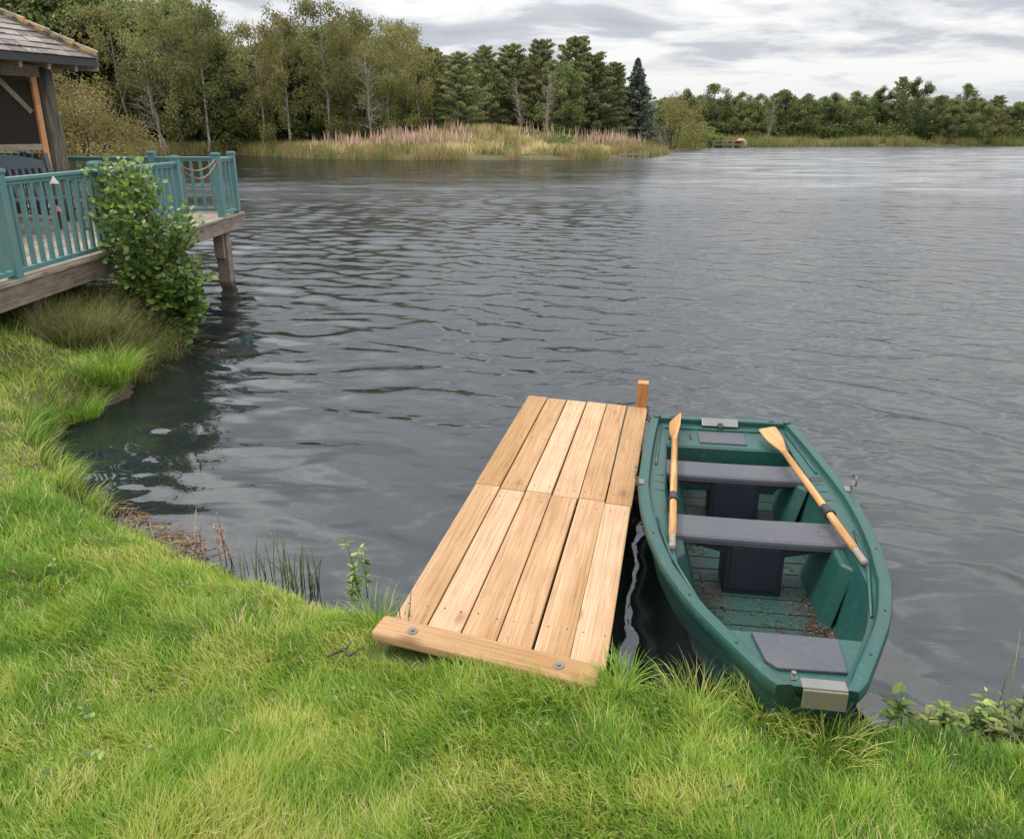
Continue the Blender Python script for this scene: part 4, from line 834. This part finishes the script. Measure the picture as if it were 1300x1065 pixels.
        for i in range(12): an=rs.uniform(0,6.28); e=Vector((math.cos(an)*rr*.7*rs.rand(),math.sin(an)*rr*.7*rs.rand(),h*rs.uniform(.6,.9))); mb.tube(limb_path(Vector((rs.normal(0,.1),rs.normal(0,.1),-.2)),e,.05,4),[.06,.04,.02,.008],4)
        for i in range(62):
            d=rs.normal(0,1,3); d/=np.linalg.norm(d); d[2]=abs(d[2]); q=rs.uniform(.6,.93); c=Vector((d[0]*rr*q,d[1]*rr*q,.1+d[2]*h*.9*q)); clump(c,h*.15,190,.9,.1)
        sz=(.055,.12)
    elif kind=='bare':
        for f in range(2):
            tp=Vector((rs.normal(0,.8),rs.normal(0,.5),h*(1-.15*f))); tr=limb_path(Vector((f*.1,0,-.3)),tp,0,8,.04); mb.tube(tr,[.12*(1-.85*i/7)+.014 for i in range(8)],6)
            for i in range(24):
                t=rs.uniform(.2,1); k_=t*7; q=min(6,int(k_)); a=tr[q].lerp(tr[q+1],k_-q); an=rs.uniform(0,6.28); l=rs.uniform(.7,1.9)*(1.15-t*.6); e=a+Vector((math.cos(an)*l,math.sin(an)*l,l*rs.uniform(.2,.9))); mb.tube(limb_path(a,e,.05,4),[.035,.028,.02,.01],4,cap=False)
                for j in range(4): g=a.lerp(e,rs.uniform(.3,1)); mb.tube([g,g+Vector((rs.normal(0,.4),rs.normal(0,.4),rs.uniform(.1,.7)))],[.018,.006],3,cap=False)
                if rs.rand()<.6: clump(e,.4,16,.8,.3)
        sz=(.08,.16)
    P=np.concatenate(P); n=len(P); sx=rs.uniform(sz[1]*.7,sz[1]*1.25,n); sy=rs.uniform(sz[0]*.8,sz[0]*1.3,n)
    if kind in('pine','spruce'): V,Q=quads(P,sx,sy,'d',np.concatenate(D))
    elif kind in('birch',): V,Q=quads(P,sx,sy*1.1,'d',np.tile([0,0,-1.],(n,1)))
    else: V,Q=quads(P,sx,sy*1.1)
    # neighbouring sprays share a tone, so a crown has lighter and darker clumps of its own leaves
    cl=vnoise(P[:,0]*1.1+P[:,2]*.7,P[:,1]*1.1-P[:,2]*.6,seed); rn=np.clip(.15+.45*cl+rs.normal(0,.14,n)+.1*rs.rand(n),0,1)
    lm={'birch':'birch_leaf','broad':'broad_leaf','pine':'pine_leaf','spruce':'spruce_leaf','willow':'willow_leaf','bush':'shrub_leaf','bare':'bare_leaf'}[kind]; bk={'birch':'bark_white','bare':'bark_grey'}.get(kind,'bark')
    cm=mesh_np('crown',V,Q,M[lm],None,{'rnd':np.repeat(rn,4)})
    tm=bpy.data.meshes.new('trunk'); tm.from_pydata(mb.v,[],mb.f); tm.materials.append(M[bk]); tm.polygons.foreach_set('use_smooth',[True]*len(tm.polygons)); at=tm.attributes.new('rnd','FLOAT','POINT'); tm.update()
    return tm,cm
PROTO={}
for kd,hs,cnt in(('birch',12,4),('broad',10,4),('pine',10,4),('spruce',9,1),('willow',5,2),('bush',3,2),('bare',9,3)):
    PROTO[kd]=[(mk_tree(kd,100+17*i+len(kd)*3,hs),hs) for i in range(cnt)]
rs=np.random.RandomState(11)
NM={'birch':'birch_tree','broad':'broadleaf_tree','pine':'pine_tree','spruce':'spruce_tree','willow':'willow_bush','bush':'shrub','bare':'sparse_tree'}
CT={'birch':'tree','broad':'tree','pine':'tree','spruce':'tree','willow':'bush','bush':'bush','bare':'tree'}
def tree(kd,px,ytop,Y,label,group=None,wid=1.0,var=None):
    if kd=='pine': ytop+=8; wid*=1.2
    X=(px-650)/976*Y/1.053; zb=float(height(np.array([X]),np.array([Y]))[0]); up=(166.5-ytop)*Y/976*.95; ht=max(1.2,H+up-zb)
    i=rs.randint(len(PROTO[kd])) if var is None else var; (tm,cm),hp=PROTO[kd][i]; s=ht/hp/.98
    r=empty(NM[kd],(X,Y,zb),rs.uniform(0,6.28),label=label,cat=CT[kd],group=group); sw=s*wid*rs.uniform(.92,1.1); r.scale=(sw,sw,s)
    link('trunk',tm,r); link('crown',cm,r)
# front row: trees one can pick out
FR=[('willow',112,96,56,'golden brown willow bush beside the gazebo log post',1.0),
('willow',55,60,60,'tall olive yellow willow bush behind the gazebo roof edge',1.0),
('birch',160,18,84,'birch at the left end of the wood above the willow bush',1.2),('bare',205,70,80,'sparse pale branched tree standing above the teal corner post',1.1),
('birch',232,5,82,'tallest leafy birch on the left above the end of the railing',1.25),('birch',262,22,80,'birch with crooked white trunk left of the sky gap',1.2),
('broad',300,62,84,'low dark green tree under the gap in the left treeline',1.2),('birch',335,40,80,'thin leaved brownish birch right of the gap in the treeline',1.2),('birch',366,34,79,'birch with white forked trunk behind the reed bank',1.15),
('birch',418,14,80,'tallest slender birch left of the pink fireweed',1.25),('birch',445,25,83,'birch leaning against the tallest slender birch',1.1),('birch',492,38,80,'yellowing birch behind the left end of the fireweed',1.25),
('bare',470,80,78,'leafless twiggy tree low behind the fireweed',1.0),('birch',530,42,80,'thin white stemmed birch behind the middle of the fireweed',1.15),('pine',553,68,82,'first dark pine right of the birches',1.1),
('pine',588,72,80,'broad olive pine behind the grassy mound',1.45),('pine',615,66,84,'pine with spiky top left of the bare trunks',1.1),('bare',663,105,78,'bare grey trunked tree in front of the pines',.9),('bare',692,98,79,'forked bare tree right of the grey trunked tree',.9),
('pine',655,64,86,'tall pine above the bare grey trunks',1.2),('pine',690,60,85,'pine with twin spiky tops in the middle of the pines',1.1),('broad',715,85,81,'light green leafy tree in front of the pines',1.1),('pine',722,56,87,'highest pine in the middle of the wood',1.1),('pine',757,74,84,'rounded brownish pine left of the blue spruce',1.3),('pine',775,84,86,'last small pine before the blue spruce',1.0),
('spruce',806,84,88,'conical blue green spruce on the tip of the peninsula',1.05),('willow',852,118,104,'pale olive willow bush right of the blue spruce',1.1),('bush',887,153,117,'low rounded green bush on the far shore behind the small landing',1.2),
('broad',905,108,132,'dark crowned tree above the low rounded bush',1.1),('broad',868,116,128,'green tree half hidden behind the pale willow bush',1.1),('broad',940,120,131,'tree behind the pale boulder on the far shore',1.2),('broad',962,122,129,'low dark tree just right of the pale boulder',1.1),
('bare',975,128,126,'thin pale stemmed tree among the far dark trees',.8),('broad',990,117,133,'round headed tree left of centre in the far right wood',1.2),('broad',1020,122,130,'spreading tree with flat top in the far right wood',1.3),('broad',1052,121,134,'dense tree in the middle of the far right wood',1.2),
('broad',1085,119,131,'wide leafy tree left of the two pointed tops',1.3),('pine',1138,99,134,'narrow pointed tree, left of the two highest on the far shore',.8),('broad',1160,103,130,'bulky pointed tree, right of the two highest on the far shore',1.1),('broad',1118,113,136,'tree directly left of the narrow pointed tree',1.1),
('broad',1192,122,131,'low tree between the pointed pair and the round topped tree',1.2),('broad',1222,110,134,'round topped tree standing clear above the far right wood',.95),('broad',1205,128,128,'low leafy tree under the round topped tree',1.1),('pine',1262,120,131,'pointed tree near the right edge of the far shore',1.1),('broad',1245,130,128,'low tree left of the pointed tree near the right edge',1.2),('broad',1290,131,133,'last tree at the right edge of the far shore',1.2)]
for kd,px,yt,Y,lb,wd in FR: tree(kd,px,yt,Y,lb,None,wd)
sky_x=[-120,0,100,180,240,275,300,330,360,420,450,490,530,560,590,620,650,680,715,740,770,790,810,830,850,905,940,980,1050,1110,1160,1190,1220,1262,1300,1400]
sky_y=[-30,-25,-8,10,8,40,66,56,46,34,40,52,60,75,80,78,76,73,70,70,85,98,120,126,126,118,126,126,128,124,120,128,128,130,133,133]
for row,(Y0,st,kinds) in enumerate(((90,27,None),(99,31,None),(110,38,None))):
    px=-110+row*11
    while px<790:
        kd=('broad' if rs.rand()<.6 else 'birch') if px<540 else 'pine'; yt=np.interp(px,sky_x,sky_y)+rs.uniform(2,14); 
        g='trees packed behind the birches of the left wood' if px<540 else 'pines packed behind the front row of pines'; lb='leafy tree in the packed back rows behind the birches' if px<540 else 'dark pine in the packed back rows behind the bare trunks'
        if abs(px-297)<14 and row<2: px+=st; continue
        tree(kd,px,yt,Y0+rs.uniform(-3,3),lb,g,1.3); px+=st*rs.uniform(.8,1.2)
for row,(Y0,st) in enumerate(((137,20),(144,22),(151,26))):
    px=835+row*9
    while px<1400:
        tree(['broad','broad','birch','broad','willow'][rs.randint(5)],px,np.interp(px,sky_x,sky_y)+rs.uniform(-3,12),Y0+rs.uniform(-3,3),'leafy tree in the packed back rows of the far right wood','trees packed in the far right wood',1.6); px+=st*rs.uniform(.8,1.2)
# extra trees out of frame on the left so that a step aside still sees a wood
for i in range(7): tree('broad',-230-75*i,-20,75-4*i,'leafy tree beyond the left edge of the photo','trees beyond the left edge',1.3)
# undergrowth mass that closes the foot of the woods
def undergrowth(name,x0,x1,y0,y1,n,zmax,mat,label,rn=(0,1),sz=.3):
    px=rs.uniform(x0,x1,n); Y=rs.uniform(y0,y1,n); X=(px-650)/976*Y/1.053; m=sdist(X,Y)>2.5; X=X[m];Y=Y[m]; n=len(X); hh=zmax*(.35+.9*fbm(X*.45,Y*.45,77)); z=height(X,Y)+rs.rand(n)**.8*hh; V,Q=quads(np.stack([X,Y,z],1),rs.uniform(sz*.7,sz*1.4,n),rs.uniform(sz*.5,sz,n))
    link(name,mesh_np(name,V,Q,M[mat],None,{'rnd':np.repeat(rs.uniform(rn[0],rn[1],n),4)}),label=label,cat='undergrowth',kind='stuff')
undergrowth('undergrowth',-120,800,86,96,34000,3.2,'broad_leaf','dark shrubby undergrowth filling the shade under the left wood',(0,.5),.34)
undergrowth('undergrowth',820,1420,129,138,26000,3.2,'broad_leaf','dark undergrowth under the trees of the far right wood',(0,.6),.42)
# ------------------------------------------------------------------ reed banks
def band(pxs,y0f,y1f,n,h,w,rn,lean=.25,dmin=-.5,dmax=4,ymin=55,patch=.36,seed=1):
    px=rs.uniform(pxs[0],pxs[1],n); Y=rs.uniform(y0f,y1f,n); X=(px-650)/976*Y/1.053; d=sdist(X,Y); m=(d>dmin)&(d<dmax)
    if patch: m&=fbm(X*.35,Y*.35,seed)>patch
    X=X[m];Y=Y[m]; n=len(X); z=np.maximum(height(X,Y),-.1)-.05; c=fbm(X*.5,Y*.5,seed+3); hh=h*(.55+.8*c)*rs.uniform(.6,1.15,n); r_=np.clip(rn[0]+(rn[1]-rn[0])*(.65*fbm(X*.8,Y*.8,seed+9)*1.3-.1+.4*rs.rand(n)),0,1)
    return blades(np.stack([X,Y,z],1),hh,w*rs.uniform(.6,1.3,n),rs.uniform(0,6.28,n),np.clip(rs.normal(lean,.15,n),0,.8),2,1.6,r_)
blade_obj('reed_bed',[band((90,880),62,100,90000,1.25,.06,(0,1),.4,-.5,2.8,seed=3)],M['reeds'],label='olive and brown reeds along the water edge of the peninsula',cat='reeds',kind='stuff')
blade_obj('reed_bed',[band((820,1420),110,132,60000,1.5,.09,(0,.75),.3,-.6,4.0,seed=5)],M['reeds'],label='green and brown reeds lining the far right shore',cat='reeds',kind='stuff')
blade_obj('meadow_grass',[band((60,860),66,100,150000,.9,.07,(-.1,1.1),.4,2.0,24,seed=8)],M['straw'],label='pale straw coloured long grass on the peninsula mound',cat='meadow grass',kind='stuff')
blade_obj('meadow_grass',[band((820,1420),118,140,26000,1.0,.09,(0,.8),.35,2.5,12,seed=8)],M['straw'],label='dry grass strip between the far reeds and the right wood',cat='meadow grass',kind='stuff')
def fireweed(px0,px1,Y0,Y1,n,label,hz=1.7):
    px=rs.uniform(px0,px1,n); Y=rs.uniform(Y0,Y1,n); X=(px-650)/976*Y/1.053+rs.normal(0,1.2,n); m=(fbm(X*.9,Y*.9,15)+rs.normal(0,.1,n))>.42; X=X[m];Y=Y[m];n=len(X); z=height(X,Y); h=hz*rs.uniform(.35,1.1,n)*(.6+.7*fbm(X*1.3,Y*1.3,19))
    low=blades(np.stack([X,Y,z],1),h*.75,np.full(n,.09),rs.uniform(0,6.28,n),rs.uniform(.05,.3,n),2,1.5,rs.uniform(0,.25,n))
    top=blades(np.stack([X,Y,z+h*.5],1),h*.55,np.full(n,.10),rs.uniform(0,6.28,n),rs.uniform(.05,.25,n),2,1.5,rs.uniform(.2,1,n))
    blade_obj('fireweed_patch',[low,top],M['fireweed'],label=label,cat='wildflowers',kind='stuff')
fireweed(425,590,70,77,1700,'broad drift of pink seeding fireweed at the left of the peninsula')
fireweed(742,802,73,84,800,'smaller pink fireweed patch near the spruce end of the peninsula')
fireweed(665,745,74,78,170,'thin scatter of pinkish fireweed between the two drifts')
tree('bush',712,168,74,'low green bramble bush among the straw grass on the peninsula',None,1.3)
tree('bush',575,153,79,'low green bush on the crown of the grassy mound',None,1.6)
# far shore landing and boulder
def landing():
    x,y=W(924,188,0); y=114.2; x=(924-650)/976*y/1.053; r=empty('landing_stage',(x,y,0),0,label='small brown wooden landing stage on the far shore',cat='landing stage'); q=MB()
    for i in range(12): q.box((-2.1+i*.38,0,.95),(.34,2.0,.07),r=i)
    q.build('deck_boards',M['beam_wood'],r)
    for px in(-2.1,-.7,.7,2.1):
        for py in(-.9,.9): q=MB(); q.box((px,py,.3),(.16,.16,1.3)); q.build('support_post',M['beam_wood'],r)
    q=MB(); q.bar((-2.1,-.95,.5),(2.1,-.95,.5),.08,.14); q.build('cross_rail',M['beam_wood'],r)
landing()
def rock(px,Y,s,label,name='boulder',z=0):
    import bmesh
    bm=bmesh.new(); bmesh.ops.create_icosphere(bm,subdivisions=3,radius=1); 
    for v in bm.verts: n_=float(fbm(v.co.x*1.5+5,v.co.y*1.5+v.co.z*1.3,61)); v.co=v.co*(.75+.5*n_); v.co=Vector((v.co.x*s[0],v.co.y*s[1],v.co.z*s[2]))
    me=bpy.data.meshes.new(name); bm.to_mesh(me); bm.free(); me.polygons.foreach_set('use_smooth',[True]*len(me.polygons)); me.materials.append(M['stone']); o=link(name,me,label=label,cat='boulder'); o.location=((px-650)/976*Y/1.053,Y,z); return o
rock(942,114.8,(.85,.7,.85),'pale buff boulder beside the far landing stage',z=.5)
# old stakes at the tip of the peninsula
q=MB(); Y=67.5
for dx in(0,.5,1.1,1.7,2.2): q.box((dx,0,.2),(.1,.1,.9+.1*dx)) 
q.bar((0,0,.42),(2.3,0,.46),.09,.1); o=q.build('old_mooring_rail',M['old_wood'],label='broken low timber rail standing in the water at the peninsula tip',cat='rail'); o.location=((788-650)/976*68.5/1.053,68.2,0)
# ------------------------------------------------------------------ world
SE,SA=R(56),R(-80)   # sun elevation, azimuth measured from +Y towards +X
def world():
    w=bpy.data.worlds.new('World'); sc.world=w; w.use_nodes=True; t=w.node_tree; t.nodes.clear()
    n=lambda ty,**k:[x:=t.nodes.new('ShaderNode'+ty)]+[setattr(x,a,b) for a,b in k.items()] and x
    def N(ty,**k):
        x=t.nodes.new('ShaderNode'+ty)
        for a,b in k.items(): setattr(x,a,b)
        return x
    L=t.links.new
    def mt(op,a,b=0.0,c=0.0):
        x=N('Math',operation=op)
        for i,q in enumerate((a,b,c)):
            if hasattr(q,'is_linked'): L(q,x.inputs[i])
            else: x.inputs[i].default_value=q
        return x.outputs[0]
    sky=N('TexSky',sky_type='NISHITA'); sky.sun_disc=False; sky.sun_elevation=SE; sky.sun_rotation=SA
    tc=N('TexCoord'); sp=N('SeparateXYZ'); L(tc.outputs['Generated'],sp.inputs[0]); z=mt('MAXIMUM',sp.outputs['Z'],0.0); zz=mt('ADD',z,.15)
    cb=N('CombineXYZ'); L(mt('DIVIDE',sp.outputs['X'],zz),cb.inputs[0]); L(mt('DIVIDE',sp.outputs['Y'],zz),cb.inputs[1])
    mp=N('Mapping'); mp.inputs['Rotation'].default_value=(0,0,R(8)); mp.inputs['Scale'].default_value=(.95,1.25,1); mp.inputs['Location'].default_value=(3.3,1.7,0); L(cb.outputs[0],mp.inputs[0])
    def nz(s,d,r,di): x=N('TexNoise'); x.inputs['Scale'].default_value=s; x.inputs['Detail'].default_value=d; x.inputs['Roughness'].default_value=r; x.inputs['Distortion'].default_value=di; L(mp.outputs[0],x.inputs['Vector']); return x.outputs['Fac']
    a=nz(1.35,9,.58,.35); b=nz(.4,4,.5,.3); c=mt('ADD',mt('MULTIPLY',a,.62),mt('MULTIPLY',b,.38))
    rp=N('ValToRGB'); e=rp.color_ramp.elements; st=[(.40,(.53,.56,.625)),(.475,(.64,.665,.715)),(.505,(.83,.845,.87)),(.555,(1.04,1.03,1.02))]
    while len(e)<4: e.new(.5)
    for i,(p,q) in enumerate(st): e[i].position=p; e[i].color=(*q,1)
    L(c,rp.inputs[0])
    # brighter towards the zenith like an overcast sky
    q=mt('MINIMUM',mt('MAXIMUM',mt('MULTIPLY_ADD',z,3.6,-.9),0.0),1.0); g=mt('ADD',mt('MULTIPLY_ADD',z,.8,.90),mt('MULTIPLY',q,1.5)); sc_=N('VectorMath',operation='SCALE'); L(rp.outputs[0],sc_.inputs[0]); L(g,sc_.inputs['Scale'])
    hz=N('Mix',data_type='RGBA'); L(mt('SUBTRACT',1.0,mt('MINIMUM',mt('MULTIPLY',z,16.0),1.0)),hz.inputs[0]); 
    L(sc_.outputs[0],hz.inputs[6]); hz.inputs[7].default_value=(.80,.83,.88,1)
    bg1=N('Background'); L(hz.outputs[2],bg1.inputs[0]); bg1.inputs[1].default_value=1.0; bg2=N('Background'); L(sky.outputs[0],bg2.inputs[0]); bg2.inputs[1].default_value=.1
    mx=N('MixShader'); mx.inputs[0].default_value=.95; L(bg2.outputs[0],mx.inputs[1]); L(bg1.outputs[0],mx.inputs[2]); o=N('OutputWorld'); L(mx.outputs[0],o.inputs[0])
world()
ld=bpy.data.lights.new('sun','SUN'); ld.energy=2.8; ld.angle=R(14); ld.color=(1,.96,.9); lo=bpy.data.objects.new('sun',ld); COL.objects.link(lo)
d=Vector((math.sin(SA)*math.cos(SE),math.cos(SA)*math.cos(SE),math.sin(SE))); lo.rotation_euler=d.to_track_quat('Z','Y').to_euler(); lo.location=d*60
cam=bpy.data.cameras.new('camera'); co=bpy.data.objects.new('camera',cam); COL.objects.link(co); co.location=(0,0,H); co.rotation_euler=(math.pi/2-PITCH,0,0)
cam.sensor_fit='HORIZONTAL'; cam.sensor_width=36; cam.lens=36*976/1300; cam.shift_y=-45/1300; cam.clip_end=5000; cam.clip_start=.05; sc.camera=co
vs=sc.view_settings; vs.view_transform='Standard'; vs.look='None'; vs.exposure=0; vs.gamma=1
sc.cycles.use_denoising=True; sc.cycles.transparent_max_bounces=12; sc.cycles.max_bounces=8
